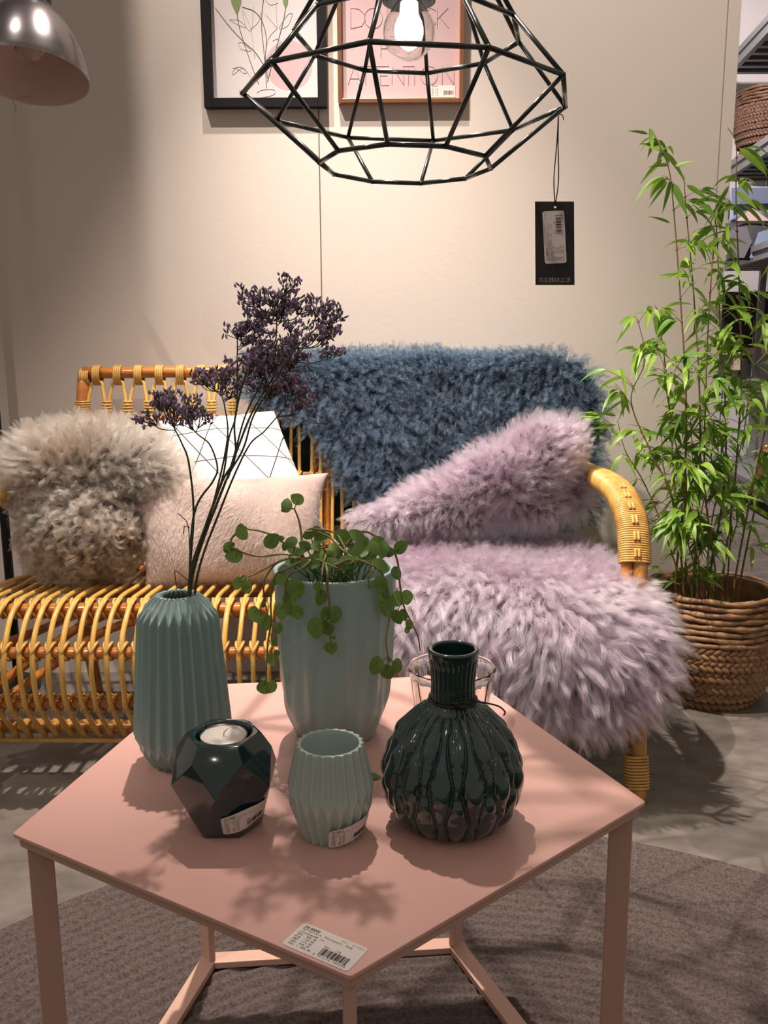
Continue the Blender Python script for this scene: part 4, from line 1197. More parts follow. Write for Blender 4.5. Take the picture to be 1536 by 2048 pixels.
N = np.where((N[:, 1:2] > 0) & (P[:, 2:3] < 0.87), -N, N); N = np.where((P[:, 2:3] >= 0.87) & (N[:, 2:3] < 0), -N, N)
keep = (P[:, 1] < 1.435) ; P, N = P[keep], N[keep]
topk = np.clip((P[:, 2]-0.83)/0.06, 0, 1)[:, None]
rk = np.clip((P[:, 0]-0.50)/0.12, 0, 1)[:, None]; lk = np.clip((-0.17-P[:, 0])/0.12, 0, 1)[:, None]
sw = np.stack([0.55*np.sin(P[:, 0]*8+P[:, 2]*9), np.zeros(len(P)), 0.3*np.sin(P[:, 0]*11-P[:, 2]*6)], -1)
d0 = unit(N*0.75 + np.array([0, 0, 0.30])*topk + np.array([0.8, 0, 0])*rk + np.array([-0.8, 0, 0])*lk + sw*0.4)
d1 = unit(N*0.12 + np.array([0, -0.05, -1.0])*(1-0.75*topk) + sw + np.array([0.75, 0, 0.2])*rk + np.array([-0.9, 0, 0.1])*lk + np.array([0.1, 0, 0.25])*topk)
fur('curly_fur', bt, M['fur_blue'], P, N, 0.072-0.022*topk[:, 0], d0, d1, rng, clumps=4800, clump=0.64, curl=0.0034, turns=2.4, jitter=0.24, K=12, r0=0.00026, cpow=1.5)

# lilac sheepskin on the seat, hanging over the front
ls = thing('lilac_fur_throw', 'lilac long-haired sheepskin covering the sofa seat and hanging over its front', 'throw', (0.3, 0.95, 0.42))
SP = smooth_path([np.array([y, z, 0]) for y, z in ((1.22, 0.455), (1.05, 0.448), (0.95, 0.447), (0.87, 0.440), (0.80, 0.415), (0.755, 0.370), (0.735, 0.32), (0.728, 0.26), (0.726, 0.20), (0.728, 0.15))], 8)
SL = np.cumsum([0]+[np.linalg.norm(SP[i+1]-SP[i]) for i in range(len(SP)-1)]); SLM = SL[-1]
def seat_skin(x, s):
    q = s*SLM; i = min(max(int(np.searchsorted(SL, q)), 1), len(SP)-1); g = (q-SL[i-1])/(SL[i]-SL[i-1])
    y, z = (SP[i-1]*(1-g)+SP[i]*g)[:2]
    wv = 0.012*math.sin(x*14+s*3)*min(1, s*1.4)
    over = max(0, x-0.56)
    return np.array([x, y - wv*0.7, z + 0.008*math.sin(x*9) - over*0.9*(0.25 if s < .5 else .2)])
OUTS = [(-0.02, 0.0), (-0.04, 0.25), (0.0, 0.5), (0.02, 0.66), (0.09, 0.79), (0.2, 0.84), (0.33, 0.90), (0.42, 0.94), (0.52, 0.93), (0.605, 0.86), (0.635, 0.70), (0.60, 0.45), (0.565, 0.15), (0.53, 0.0)]
V, f = sheet(OUTS, seat_skin, 80, 80, 0.01)
solid_sheet('hide', ls, M['throw_lilac'], V, f, 0.006)
T = np.array([(a, b, c) for q in f for a, b, c in ((q[0], q[1], q[2]), (q[0], q[2], q[3]))])
P, N = tri_sample(V, T, 130000, rng)
N = np.where((N[:, 1:2]*1.0 - N[:, 2:3]) > 0, -N, N)
fr = np.clip((0.90-P[:, 1])/0.14, 0, 1)[:, None]      # 0 on the seat, 1 on the hanging front
rx = np.clip((P[:, 0]-0.40)/0.22, 0, 1)[:, None]; lx = np.clip((0.16-P[:, 0])/0.2, 0, 1)[:, None]
sw = np.stack([0.35*np.sin(P[:, 0]*12+P[:, 1]*10), np.zeros(len(P)), np.zeros(len(P))], -1)
d0 = unit(N*0.9 + sw*0.3 + np.array([0.5, 0, 0])*rx + np.array([0, 0, -0.4])*fr)
d1 = unit(N*0.22*(1-fr) + N*0.10*fr + np.array([0, -0.95, -0.05])*(1-fr) + np.array([0, -0.10, -1.15])*fr + sw + np.array([0.85, 0, -0.05])*rx + np.array([-0.5, 0, 0])*lx)
fur('long_fur', ls, M['fur_lilac'], P, N, 0.066+0.022*fr[:, 0], d0, d1, rng, clumps=4200, clump=0.55, curl=0.0024, turns=1.2, jitter=0.20, K=10, r0=0.00024, cpow=1.6)

# lilac sheepskin bunched up against the back
lc = thing('lilac_fur_cushion', 'lilac sheepskin cushion slumped against the blue throw', 'cushion', (0.3, 1.15, 0.47))
EL = [(at(990, 955, 1.13), (0.125, 0.060, 0.070), rotm('Y', -22)), (at(870, 1005, 1.12), (0.13, 0.060, 0.048), rotm('Y', -20)), (at(770, 1038, 1.10), (0.085, 0.045, 0.022), rotm('Y', -5)), (at(1075, 915, 1.15), (0.075, 0.055, 0.085), rotm('Y', 5)), (at(1120, 890, 1.19), (0.050, 0.045, 0.06), rotm('Y', 30)), (at(1140, 985, 1.19), (0.042, 0.035, 0.065), np.eye(3)), (at(1060, 1015, 1.15), (0.085, 0.045, 0.035), rotm('Y', 0)), (at(900, 1045, 1.12), (0.10, 0.045, 0.025), rotm('Y', -3))]
V, T = blob(EL); mb = MB(); mb.add(V, [tuple(t) for t in T]); mb.build('cover', M['throw_lilac'], lc)
P, N = tri_sample(V, T, 56000, rng)
keep = (N[:, 1] < 0.6); P, N = P[keep], N[keep]
cen = at(1010, 985, 1.1); rad = P-cen; rad[:, 1] = 0; rad = unit(rad)
low = np.clip((0.60-P[:, 2])/0.06, 0, 1)[:, None]
d0 = unit(N + rad*0.2); d1 = unit(N*0.35 + rad*0.8*(1-low) + np.array([-0.25, -0.05, 0.25])*(1-low) + np.array([-0.15, -0.2, -0.8])*low)
fur('long_fur', lc, M['fur_lilac'], P, N, 0.050, d0, d1, rng, clumps=2200, clump=0.58, curl=0.0024, turns=1.2, jitter=0.24, K=9, r0=0.00024, cpow=1.6)

# ================================================================== trailing plant in the planter
def leaf_disc(mb, c, r, nrm, tip, asp=0.92, cup=0.18, n=14, point=0.26):
    """a rounded leaf: c centre, nrm facing, tip direction of its point"""
    nrm = np.array(nrm, float); nrm /= np.linalg.norm(nrm)
    t = np.array(tip, float); t -= nrm*np.dot(t, nrm); t /= np.linalg.norm(t)+1e-9; s = np.cross(nrm, t)
    V = [np.array(c)]
    for ring_, rr in ((1, 0.55), (2, 1.0)):
        for k in range(n):
            a = 2*PI*k/n
            q = 1 + point*max(0, math.cos(a))**6 + 0.05*max(0, math.cos(a-PI))**4
            x, y = math.cos(a)*rr*r*q, math.sin(a)*rr*r*asp
            V.append(np.array(c) + t*x + s*y + nrm*(cup*r*(abs(y)/r)**1.5 - 0.12*r*(x/r)**2))
    fs = [(0, 1+k, 1+(k+1) % n) for k in range(n)] + [(1+k, 1+n+k, 1+n+(k+1) % n, 1+(k+1) % n) for k in range(n)]
    mb.add(V, fs)
plant = thing('trailing_plant', 'trailing round-leaved green plant spilling over the mint planter', 'plant', (V5[0], V5[1], TH+H5-0.03))
c2 = lambda a, b: (430+a/3.572, 980+b/3.572)
rp = random.Random(11)
# height of the pot wall in the picture decides how deep a vine hangs: inside the rim, over it, in front of it
def vdepth(a, b, side=0.0):
    u, v = c2(a, b)
    dx = (u-664)/1643.0
    edge = V5[1] - math.sqrt(max(0.0, 0.085**2 - min(abs(dx), 0.085)**2))
    if b > 560: return edge - 0.006
    if b < 420: return V5[1] - 0.03*(b/420.0) + side
    f = (b-420)/140.0
    return (V5[1]-0.03)*(1-f) + (edge-0.006)*f
VINES = [([(620, 470), (618, 330), (600, 220), (568, 135)], [(512, 112, 44), (592, 68, 42), (505, 135, 26)]),
 ([(610, 470), (540, 430), (480, 370), (400, 320), (310, 290), (240, 280), (213, 258)], [(195, 305, 49), (402, 365, 50), (470, 345, 20)]),
 ([(215, 262), (130, 330), (110, 385), (140, 420), (240, 460), (340, 475), (470, 460), (600, 470)], [(98, 402, 34), (140, 470, 50), (80, 430, 22)]),
 ([(620, 480), (520, 490), (430, 525), (330, 580), (232, 622)], [(165, 665, 40), (226, 695, 42), (205, 635, 26)]),
 ([(640, 500), (560, 480), (450, 515), (370, 610), (348, 680), (352, 780), (370, 860)], [(285, 888, 56), (362, 942, 50), (345, 820, 18)]),
 ([(690, 500), (600, 520), (520, 560), (440, 600), (408, 690), (398, 820), (400, 940), (378, 1090), (368, 1230), (366, 1340)], [(455, 985, 34), (408, 1215, 42), (440, 1165, 22), (425, 1085, 24), (350, 1408, 48), (400, 1405, 46), (420, 660, 22)]),
 ([(700, 490), (620, 560), (540, 600), (505, 680), (500, 790)], [(480, 630, 44), (572, 700, 58), (530, 770, 48), (468, 862, 46), (540, 850, 50), (590, 872, 40)]),
 ([(840, 390), (800, 450), (776, 520), (765, 600), (770, 655)], [(735, 690, 30), (755, 765, 44)]),
 ([(790, 520), (803, 600), (805, 700), (820, 830), (825, 930), (825, 1060), (832, 1110)], [(790, 885, 42), (862, 885, 48), (722, 980, 62), (795, 985, 50), (832, 985, 22), (812, 1125, 34), (842, 1128, 34), (850, 1055, 11)]),
 ([(860, 380), (960, 470), (1080, 520), (1160, 560), (1205, 620), (1240, 740), (1250, 880), (1222, 1060), (1236, 1190)], [(1182, 668, 48), (1200, 750, 40), (1228, 822, 60), (1150, 1250, 52), (1230, 1298, 48), (1302, 1253, 44), (1243, 1215, 18)]),
 ([(1120, 520), (1130, 570), (1100, 620), (1098, 660)], [(1100, 690, 14)]),
 ([(900, 430), (1040, 300), (1140, 325), (1190, 390), (1270, 430), (1308, 530), (1322, 680), (1350, 830), (1400, 940), (1450, 1050), (1466, 1150)], [(1325, 412, 46), (1295, 590, 40), (1305, 775, 50), (1370, 765, 48), (1300, 905, 44), (1345, 890, 36), (1390, 960, 34), (1372, 1000, 24)]),
 ([(720, 470), (780, 410), (1000, 400), (1180, 440), (1260, 460)], []),
 ([(560, 470), (760, 400), (1080, 410)], []), ([(850, 540), (960, 500), (1150, 520), (1190, 540)], []), ([(640, 300), (730, 300), (820, 340), (860, 380)], []),
 ([(560, 490), (700, 490), (880, 560)], []), ([(700, 280), (860, 310), (960, 480)], [])]
for P, Lf in VINES:
    W = [at(*c2(a, b), vdepth(a, b)) for a, b in P]
    mb = MB(); Q = smooth_path(W, 6); mb.tube(Q, np.linspace(0.0017, 0.0009, len(Q)), 6)
    vn = mb.build('vine', M['vine'], plant)
    mb = MB()
    for a, b, r in Lf:
        y = vdepth(a, b) - 0.004 + rp.uniform(-.004, .004)
        c = at(*c2(a, b), y)
        hang = min(1, max(0, (b-500)/200))
        nrm = np.array([rp.uniform(-.5, .5), -1.0, rp.uniform(-0.1, 0.7)*(1-hang)+rp.uniform(-.25, .25)])
        d = np.array([rp.uniform(-.5, .5), 0, -1.0]) if hang > .3 else np.array([rp.uniform(-1, 1), 0, rp.uniform(-.4, .8)])
        leaf_disc(mb, c, r/3.572/1450, nrm, d, rp.uniform(.78, .98), rp.uniform(-.1, .45))
        j = min(range(len(Q)), key=lambda k: np.linalg.norm(Q[k]-c)); mb.tube([Q[j], (Q[j]+c)/2+np.array([0, -.002, 0]), c-d/np.linalg.norm(d)*r/3.572/1600*0.3], 0.0006, 5)
    if Lf: mb.build('leaves', M['leaf'], vn)
mb = MB()
CR = [(640, 520, 34), (700, 530, 38), (760, 500, 34), (830, 520, 40), (900, 540, 34), (960, 530, 38), (1020, 500, 34), (1060, 470, 34), (560, 500, 34), (610, 440, 30), (870, 460, 36), (980, 400, 34), (720, 400, 34), (1000, 460, 38), (580, 520, 28), (1120, 440, 34), (915, 335, 58), (1022, 335, 55), (1160, 362, 42), (675, 312, 46), (762, 345, 52), (545, 372, 42), (850, 430, 46), (930, 505, 50), (1035, 440, 55), (1130, 408, 46), (1200, 420, 52), (1180, 530, 48), (1060, 378, 46), (1238, 442, 40), (645, 400, 36), (722, 280, 24), (1112, 470, 42), (880, 550, 28), (1000, 490, 28), (600, 470, 38), (700, 485, 34), (780, 530, 36), (960, 460, 34), (560, 430, 36), (500, 400, 26), (820, 470, 38), (660, 540, 26), (1085, 500, 30), (740, 440, 34), (520, 520, 24), (910, 400, 30)]
for a, b, r in CR:
    y = V5[1] - 0.015 - 0.05*((b-280)/270.0) + rp.uniform(-.01, .01); c = at(*c2(a, b), y)
    leaf_disc(mb, c, r/3.572/1450, (rp.uniform(-.6, .6), -0.9, rp.uniform(0.1, 1.0)), (rp.uniform(-1, 1), -.2, rp.uniform(-.5, .6)), rp.uniform(.7, .95), rp.uniform(-.1, .5))
    mb.tube([c, (c*2+np.array([V5[0], V5[1], TH+H5-.025]))/3+np.array([0, 0, -.004]), np.array([V5[0]+rp.uniform(-.04, .04), V5[1]+rp.uniform(-.04, .04), TH+H5-.036])], 0.0008, 5)
mb.build('crown_leaves', M['leaf'], plant)
mb = MB(); mb.rings(disc((V5[0], V5[1], TH+H5-0.034), [(0.060, -0.002), (0.060, 0.006), (0.03, 0.010), (0.001, 0.011)], 40), True, True); mb.build('soil', M['soil'], plant)
fl = MB(); c = atz(745, 1552, TH+0.003); leaf_disc(fl, c, 0.0085, (0.1, -.15, 1), (1, .1, 0), .7, .15); c = c+np.array([-.012, .004, 0]); leaf_disc(fl, c, 0.007, (-0.1, -.2, 1), (-1, .3, 0), .7, .15)
tag(fl.build('fallen_leaf', M['leaf']), 'small green leaf dropped on the pink table behind the votive cup', 'leaf')

# ================================================================== dried statice in the tall vase
c6 = lambda a, b: (270+a/3.2, 540+b/3.2)
ST = [([(362, 2110), (350, 2010), (375, 1560), (345, 1240), (300, 1110), (245, 1000)], [(90, 960), (160, 830), (190, 850), (250, 880), (235, 950), (210, 820)], 'dried purple flower stem leaning furthest left of the bunch', -.02),
 ([(366, 2110), (352, 2010), (380, 1555), (500, 1350), (527, 1260), (480, 1120), (400, 1050), (320, 960)], [(340, 920), (392, 905), (415, 960), (352, 975), (360, 880)], 'dried purple flower stem with a small tuft beside the white cushion', .01),
 ([(372, 2110), (345, 2010), (450, 1640), (560, 1330), (600, 1080), (650, 900), (655, 540), (655, 430)], [(655, 385), (735, 330), (745, 420), (715, 440), (800, 350), (850, 375), (800, 460), (745, 360)], 'dried purple flower stem rising straight to a head over the top rail', .03),
 ([(370, 2110), (350, 2010), (540, 1400), (640, 1200), (640, 950), (730, 620), (880, 480), (905, 400), (905, 285)], [(760, 195), (850, 190), (780, 270), (950, 285), (920, 215), (975, 90), (1020, 210), (1078, 248), (875, 175), (985, 240), (940, 255), (745, 165)], 'tallest dried purple flower stem with the topmost head', .00),
 ([(380, 2110), (360, 2010), (560, 1400), (690, 1150), (760, 930), (900, 700), (1050, 480), (1165, 370)], [(1145, 235), (1225, 255), (1225, 300), (1265, 335), (1175, 410), (1245, 410), (1270, 510), (1215, 420)], 'dried purple flower stem spreading furthest right above the blue throw', -.01),
 ([(395, 2110), (390, 2010), (560, 1500), (720, 1140), (830, 1030), (960, 880)], [(985, 735), (1055, 750), (1085, 860), (1020, 760), (960, 720), (1060, 860)], 'dried purple flower stem with a low head in front of the blue throw', .02),
 ([(370, 2110), (350, 2010), (500, 1500), (590, 1090), (575, 880), (545, 780)], [(430, 715), (490, 728), (560, 690), (620, 620), (620, 780), (590, 690), (400, 705), (640, 760)], 'dried purple flower stem with heads level with the sofa top rail', .04),
 ([(376, 2110), (352, 2010), (600, 1300), (700, 950), (790, 760), (850, 640)], [(840, 500), (920, 510), (985, 510), (870, 560), (745, 590), (800, 640), (870, 640), (900, 600), (930, 560), (760, 540), (820, 590), (720, 620), (700, 690)], 'dried purple flower stem forming the dense middle of the bunch', .01),
 ([(380, 2110), (356, 2010), (620, 1250), (740, 930), (880, 700), (960, 620)], [(1030, 410), (1000, 350), (1010, 610), (1040, 590), (990, 570), (1060, 520), (1010, 450), (940, 620), (880, 760), (900, 790), (770, 745), (870, 800), (840, 700), (930, 740)], 'dried purple flower stem behind the dense middle of the bunch', .035)]
rq = random.Random(21)
for si, (P, H, lab, dy) in enumerate(ST):
    n_ = len(P); W = []
    for i, (a, b) in enumerate(P):
        q = i/(n_-1); y = V1[1] + (dy*1.6*q) + (0.004*math.sin(si*2)*(1-q))
        if b > 2050: w_ = at(*c6(a, b), V1[1]); w_[2] = TH+0.12
        else: w_ = at(*c6(a, b), y)
        W.append(w_)
    Q = smooth_path(W, 8)
    t_ = thing('dried_statice_stem', lab, 'flower', tuple(W[0]), 'dried purple flower stems in the tall vase')
    mb = MB(); mb.tube(Q, np.linspace(0.0017, 0.0007, len(Q)), 6)
    fa_, fb_ = MB(), MB()
    for a, b in H:
        yy = V1[1] + dy*1.6 + rq.uniform(-.02, .02); c = at(*c6(a, b), yy)
        # branch from the stem, leaving it below the head
        cand = [k for k in range(len(Q)//2, len(Q)) if Q[k][2] < c[2]-0.012] or [len(Q)-1]
        j = min(cand, key=lambda k: np.linalg.norm(Q[k]-c) - 0.2*abs(Q[k][2]-c[2]))
        m_ = (Q[j]+c)/2 + np.array([(c-Q[j])[0]*.12, 0, -.15*abs((c-Q[j])[0])]); br = smooth_path([Q[j], m_, c], 5)
        mb.tube(br, 0.0006, 5)
        out = unit(c-Q[j]+np.array([0, 0, .01]))
        for k in range(rq.randint(7, 9)):        # small side shoots, each with a comb of florets
            tip = c + np.array([rq.uniform(-1, 1)*.012, rq.uniform(-1, 1)*.010, rq.uniform(-.7, 1.1)*.010])
            mb.tube([c-out*0.010, tip], 0.00045, 4)
            for f_ in range(rq.randint(4, 6)):
                p = tip + np.array([rq.uniform(-1, 1)*.0042, rq.uniform(-1, 1)*.0042, rq.uniform(-.6, 1)*.0042])
                d = unit(out*0.6 + np.array([rq.uniform(-1, 1), rq.uniform(-1, 1), rq.uniform(-.2, 1.3)])); L_ = rq.uniform(.0042, .0075)
                tgt = fa_ if rq.random() < .55 else fb_
                tgt.tube([p-d*L_*.5, p, p+d*L_*.5], [0.0005, 0.00165 if tgt is fa_ else 0.0012, 0.0004], 5)
    if si == 0:
        for P2 in ([(345, 1990), (262, 1925), (255, 1950), (268, 2035)], [(352, 1850), (340, 1640), (300, 1580), (275, 1558)], [(350, 1650), (318, 1640), (310, 1690)]):
            mb.tube(smooth_path([at(*c6(a, b), V1[1]) for a, b in P2], 5), 0.0006, 5)
    mb.build('stem', M['stalk'], t_)
    fa_.build('florets', M['flower'], t_)['kind'] = 'stuff'
    fb_.build('calyxes', M['calyx'], t_)['kind'] = 'stuff'

# ================================================================== basket and bamboo
BC = np.array([0.945, 1.345, 0.0])
def woven_basket(name, label, c, s, seed, rprof, coils, braids, m=None):
    m = m or M['seagrass']
    t = thing(name, label, 'basket', tuple(c))
    r_ = random.Random(seed)
    # coiled upper courses
    for z in coils:
        mb = MB(); n = 90; R0 = rprof(z)*s; th = np.arange(n)*2*PI/n; p1, p2 = r_.uniform(0, 6), r_.uniform(0, 6)
        P = [(c[0]+(R0+.0015*math.sin(5*a+p1))*math.cos(a), c[1]+(R0+.0015*math.sin(5*a+p1))*math.sin(a), c[2]+z*s+.0018*math.sin(7*a+p2)) for a in th]
        mb.tube(P, [0.0078*s*(1+.16*math.sin(13*a+p1)+.12*math.sin(29*a+p2)) for a in th], 8, closed=True)
        mb.build('woven_coil', m, t)
    for z in braids:
        mb = MB(); R0 = rprof(z)*s; n = int(2*PI*R0/(0.0185*s)); 
        for k in range(n):
            for row in (0, 1):
                a = 2*PI*(k+row*.5)/n + r_.uniform(-.01, .01); zz = c[2]+z*s+(row-.5)*0.0150*s
                Rz = rotm('Z', math.degrees(a)); Ry = rotm('X', (38 if row else -38)+r_.uniform(-6, 6))
                mb.ball((c[0]+R0*math.cos(a), c[1]+R0*math.sin(a), zz), (0.0075*s, 0.0165*s*r_.uniform(.9, 1.1), 0.0085*s), 8, 6, Rz @ Ry)
        mb.build('braided_row', m, t)
    mb = MB(); zs = np.linspace(0.004, coils[0] if coils else .3, 24)
    mb.rings(disc(c, [(0.001, .004)] + [(max(rprof(z)*s-0.006*s, .01), z*s) for z in zs] + [((rprof(z)-.012)*s, z*s) for z in zs[::-1]] + [(0.001, 0.012)], 60), True, True)
    mb.build('basket_wall', m, t)
    return t
bprof = lambda z: float(np.interp(z, [0, .02, .06, .12, .18, .24, .31], [.112, .128, .150, .166, .170, .168, .163]))
woven_basket('plant_basket', 'round woven seagrass basket beside the sofa holding the bamboo', BC, 1.0, 3, bprof, [.300, .284, .268, .252, .236, .220, .204, .189], [.166, .135, .104, .073, .043, .016])
bam = thing('bamboo_plant', 'tall green bamboo plant growing in the woven basket', 'plant', (BC[0], BC[1], 0.2))
mb = MB(); mb.rings(disc((BC[0], BC[1], 0.02), [(0.135, 0), (0.148, 0.15), (0.148, 0.20), (0.08, 0.212), (0.001, 0.215)], 40), True, True); mb.build('soil', M['soil'], bam)
rb = random.Random(5)
leaves = MB()
def blade(mb, p, d, L, w, droop, twist):
    """lance-shaped leaf with a fold along its middle"""
    d = np.array(d, float); d /= np.linalg.norm(d); n = 7; S = []
    side = np.cross(d, np.array([0, 0, 1.0])); 
    if np.linalg.norm(side) < .1: side = np.array([1.0, 0, 0])
    side /= np.linalg.norm(side); up_ = np.cross(side, d)
    side = side*math.cos(twist)+up_*math.sin(twist)
    q = np.array(p, float); dd = d.copy(); V = []
    for i in range(n+1):
        t = i/n; ww = w*(math.sin(PI*min(1, t**0.62))**0.85)*(1-.25*t) if 0 < i < n else 0.0003
        nn = np.cross(side, dd); nn /= np.linalg.norm(nn)+1e-9
        V += [q-side*ww+nn*ww*.25, q, q+side*ww+nn*ww*.25]
        q = q+dd*L/n; dd = dd+np.array([0, 0, -droop/n]); dd /= np.linalg.norm(dd)
    fs = []
    for i in range(n):
        a = i*3; fs += [(a, a+1, a+4, a+3), (a+1, a+2, a+5, a+4)]
    mb.add(V, fs)
# culms traced from the photo (pixels, depth offset) and the fill between them
CUL = [([(1352, 1150), (1368, 1000), (1372, 800), (1362, 620), (1352, 480), (1340, 350), (1322, 300), (1305, 262)], -.05, 1),
 ([(1366, 1160), (1345, 1000), (1300, 900), (1262, 800), (1290, 720), (1274, 632)], -.06, 0),
 ([(1420, 1150), (1445, 1000), (1452, 850), (1440, 650), (1436, 520), (1428, 430), (1395, 400)], .02, 1),
 ([(1446, 1150), (1470, 960), (1482, 760), (1478, 560), (1472, 400), (1472, 290), (1455, 255)], .00, 1),
 ([(1390, 1150), (1400, 960), (1398, 760), (1385, 560), (1372, 420), (1368, 350)], .04, 1),
 ([(1376, 1160), (1352, 1010), (1338, 800), (1318, 640), (1310, 610)], .05, 1),
 ([(1432, 1160), (1410, 980), (1412, 760), (1422, 560), (1438, 420)], -.05, 1),
 ([(1470, 1160), (1500, 1000), (1530, 860), (1560, 700), (1570, 560)], -.03, 1),
 ([(1480, 1165), (1512, 1010), (1546, 900), (1590, 760), (1600, 600)], .03, 1),
 ([(1360, 1165), (1320, 1040), (1285, 960), (1250, 900), (1235, 840)], -.04, 1),
 ([(1400, 1160), (1380, 1010), (1350, 880), (1330, 760), (1328, 700)], -.07, 1),
 ([(1455, 1160), (1462, 1000), (1440, 860), (1450, 740), (1445, 640)], .07, 1),
 ([(1412, 1165), (1430, 1010), (1480, 900), (1500, 760), (1508, 640)], -.06, 1),
 ([(1440, 1165), (1476, 1040), (1500, 980), (1540, 880)], .06, 1),
 ([(1372, 1165), (1362, 1060), (1330, 950), (1322, 860)], .03, 1), ([(1385, 1165), (1400, 1040), (1420, 940), (1428, 840)], -.07, 1), ([(1398, 1165), (1372, 1060), (1385, 940), (1380, 830)], .0, 1)]
for ci, (P, dy, fill) in enumerate(CUL):
    n_ = len(P); W = [at(u, v, BC[1]-.02+dy*(1-.3*i/n_)) for i, (u, v) in enumerate(P)]
    W = [np.array([w[0], min(w[1], YW-.02), w[2]]) for w in W]
    base = W[0].copy(); base[2] = 0.20; base[:2] = BC[:2]+(base[:2]-BC[:2])*0.9
    Q = smooth_path([base]+W, 7)
    mb = MB(); r0_ = 0.0035 if ci < 9 else 0.0026
    mb.tube(Q, np.linspace(r0_, 0.0008, len(Q)), 7)
    Lq = np.cumsum([0]+[np.linalg.norm(Q[i+1]-Q[i]) for i in range(len(Q)-1)])
    s = 0.12
    while s < Lq[-1]-.01:
        j = int(np.searchsorted(Lq, s)); p = Q[j]; hgt = (p[2]-.2)/1.2
        mb.ball(p, (r0_*1.15, r0_*1.15, .0018), 7, 4)
        if s > .22 or rb.random() < .35:
            for b_ in range(rb.choice((1, 2, 2)) if hgt < .7 else rb.choice((1, 1, 2))):
                a = rb.uniform(0, 2*PI); d = np.array([math.cos(a), math.sin(a)*.7-.15, rb.uniform(.1, .9)]); d = unit(d)
                Lb = rb.uniform(.03, .11)*(1.1-.5*min(1, hgt)); tip = p+d*Lb
                if tip[1] > YW-.03: tip[1] = YW-.03
                mid = (p+tip)/2+np.array([0, 0, .006]); mb.tube(smooth_path([p, mid, tip], 3), 0.0007, 5)
                for k in range(rb.randint(2, 5)):
                    q = p+(tip-p)*rb.uniform(.45, 1.0); a2 = a+rb.uniform(-1.1, 1.1)
                    dd = np.array([math.cos(a2), math.sin(a2)*.8-.1, rb.uniform(-.9, .5)])
                    ll = rb.uniform(.055, .10)
                    if q[1]+dd[1]*ll > YW-.015: dd[1] = -abs(dd[1])
                    blade(leaves, q, dd, ll, rb.uniform(.0060, .0105), rb.uniform(.3, 1.6), rb.uniform(-.9, .9))
        s += rb.uniform(.055, .09)
    mb.build('culm', M['culm'], bam)
# leaves one can tell apart in the photo: base pixel, tip pixel, width
LT = [((1299, 256), (1305, 305), 9), ((1296, 268), (1256, 262), 4), ((1478, 296), (1530, 348), 9), ((1325, 318), (1281, 368), 7), ((1338, 330), (1298, 334), 5), ((1350, 332), (1388, 322), 7), ((1340, 362), (1325, 425), 10), ((1345, 365), (1374, 432), 10),
 ((1373, 370), (1418, 402), 7), ((1335, 362), (1298, 415), 7), ((1472, 352), (1450, 366), 8), ((1472, 382), (1515, 420), 8), ((1458, 372), (1426, 428), 7), ((1475, 378), (1495, 357), 6), ((1470, 412), (1432, 430), 6), ((1452, 445), (1457, 498), 7),
 ((1340, 446), (1298, 433), 4), ((1273, 631), (1232, 688), 6), ((1241, 732), (1253, 794), 9), ((1254, 798), (1238, 838), 6), ((1246, 800), (1196, 838), 5), ((1232, 832), (1186, 824), 5), ((1232, 850), (1172, 862), 5), ((1314, 755), (1352, 802), 9),
 ((1536, 628), (1500, 670), 8), ((1545, 600), (1508, 580), 7), ((1540, 665), (1512, 690), 5), ((1222, 856), (1242, 882), 7), ((1295, 703), (1268, 730), 6), ((1388, 758), (1365, 792), 7), ((1398, 790), (1420, 832), 6), ((1545, 520), (1520, 560), 7)]
for (u0, v0), (u1, v1), w in LT:
    y = BC[1]-.06; a = at(u0, v0, y); b = at(u1, v1, y-.02); d = b-a; L_ = np.linalg.norm(d)
    blade(leaves, a, unit(d)+np.array([0, 0, .12]), L_*1.04, w/770.0*.72, .3, PI/2+rb.uniform(-.4, .4))
leaves.build('foliage', M['bleaf'], bam)

# ================================================================== the shop beyond the wall
def shelf_pt(y, off=0.0, z=0.0):
    return np.array([2.13+.1*(y-4.0)+off, y, z])
shf = thing('shelving_unit', 'grey slatted shelving unit in the shop behind the wall', 'shelf', tuple(shelf_pt(4.0, .3)))
D0, D1 = 3.35, 5.12; WD = 0.62
def sbox(mb, d0, d1, o0, o1, z0, z1):
    a, b, c, d = shelf_pt(d0, o0), shelf_pt(d0, o1), shelf_pt(d1, o1), shelf_pt(d1, o0)
    mb.prism([(p[0], p[1]) for p in (a, b, c, d)], z0, z1)
for z, nm in ((2.60, 'shelf_board'), (1.955, 'shelf_board'), (1.395, 'shelf_board'), (0.10, 'plinth_board')):
    mb = MB(); sbox(mb, D0, D1, 0.0, 0.03, z, z+.085); sbox(mb, D0, D1, WD-.03, WD, z, z+.085); sbox(mb, D0, D1, -.012, 0.0, z+.05, z+.085)
    n = 14
    if z < .5: sbox(mb, D0, D1, .02, WD-.02, z+.02, z+.08)
    else:
        for k in range(n):
            d = D0+(D1-D0)*(k+.5)/n; sbox(mb, d-.022, d+.022, .02, WD-.02, z+.01, z+.06)
    mb.build(nm, M['grey_shelf'], shf, smooth=False)
    if z > .5:
        mb = MB(); sbox(mb, D0, D1, .02, WD-.02, z+.068, z+.078); mb.build('dark_gap_sheet', M['charcoal'], shf, smooth=False)  # dark sheet added so the slat gaps look black like the ceiling behind
for d in (D0, D1-.04):
    for o_ in (0.30, WD-.04):
        mb = MB(); sbox(mb, d-.02, d+.02, o_, o_+.04, 0, 2.7); mb.build('post', M['grey_shelf'], shf, smooth=False)
bp2 = lambda z: float(np.interp(z, [0, .05, .12, .2, .27, .31], [.13, .16, .18, .185, .18, .178]))
c = shelf_pt(4.62, .16, 2.045)
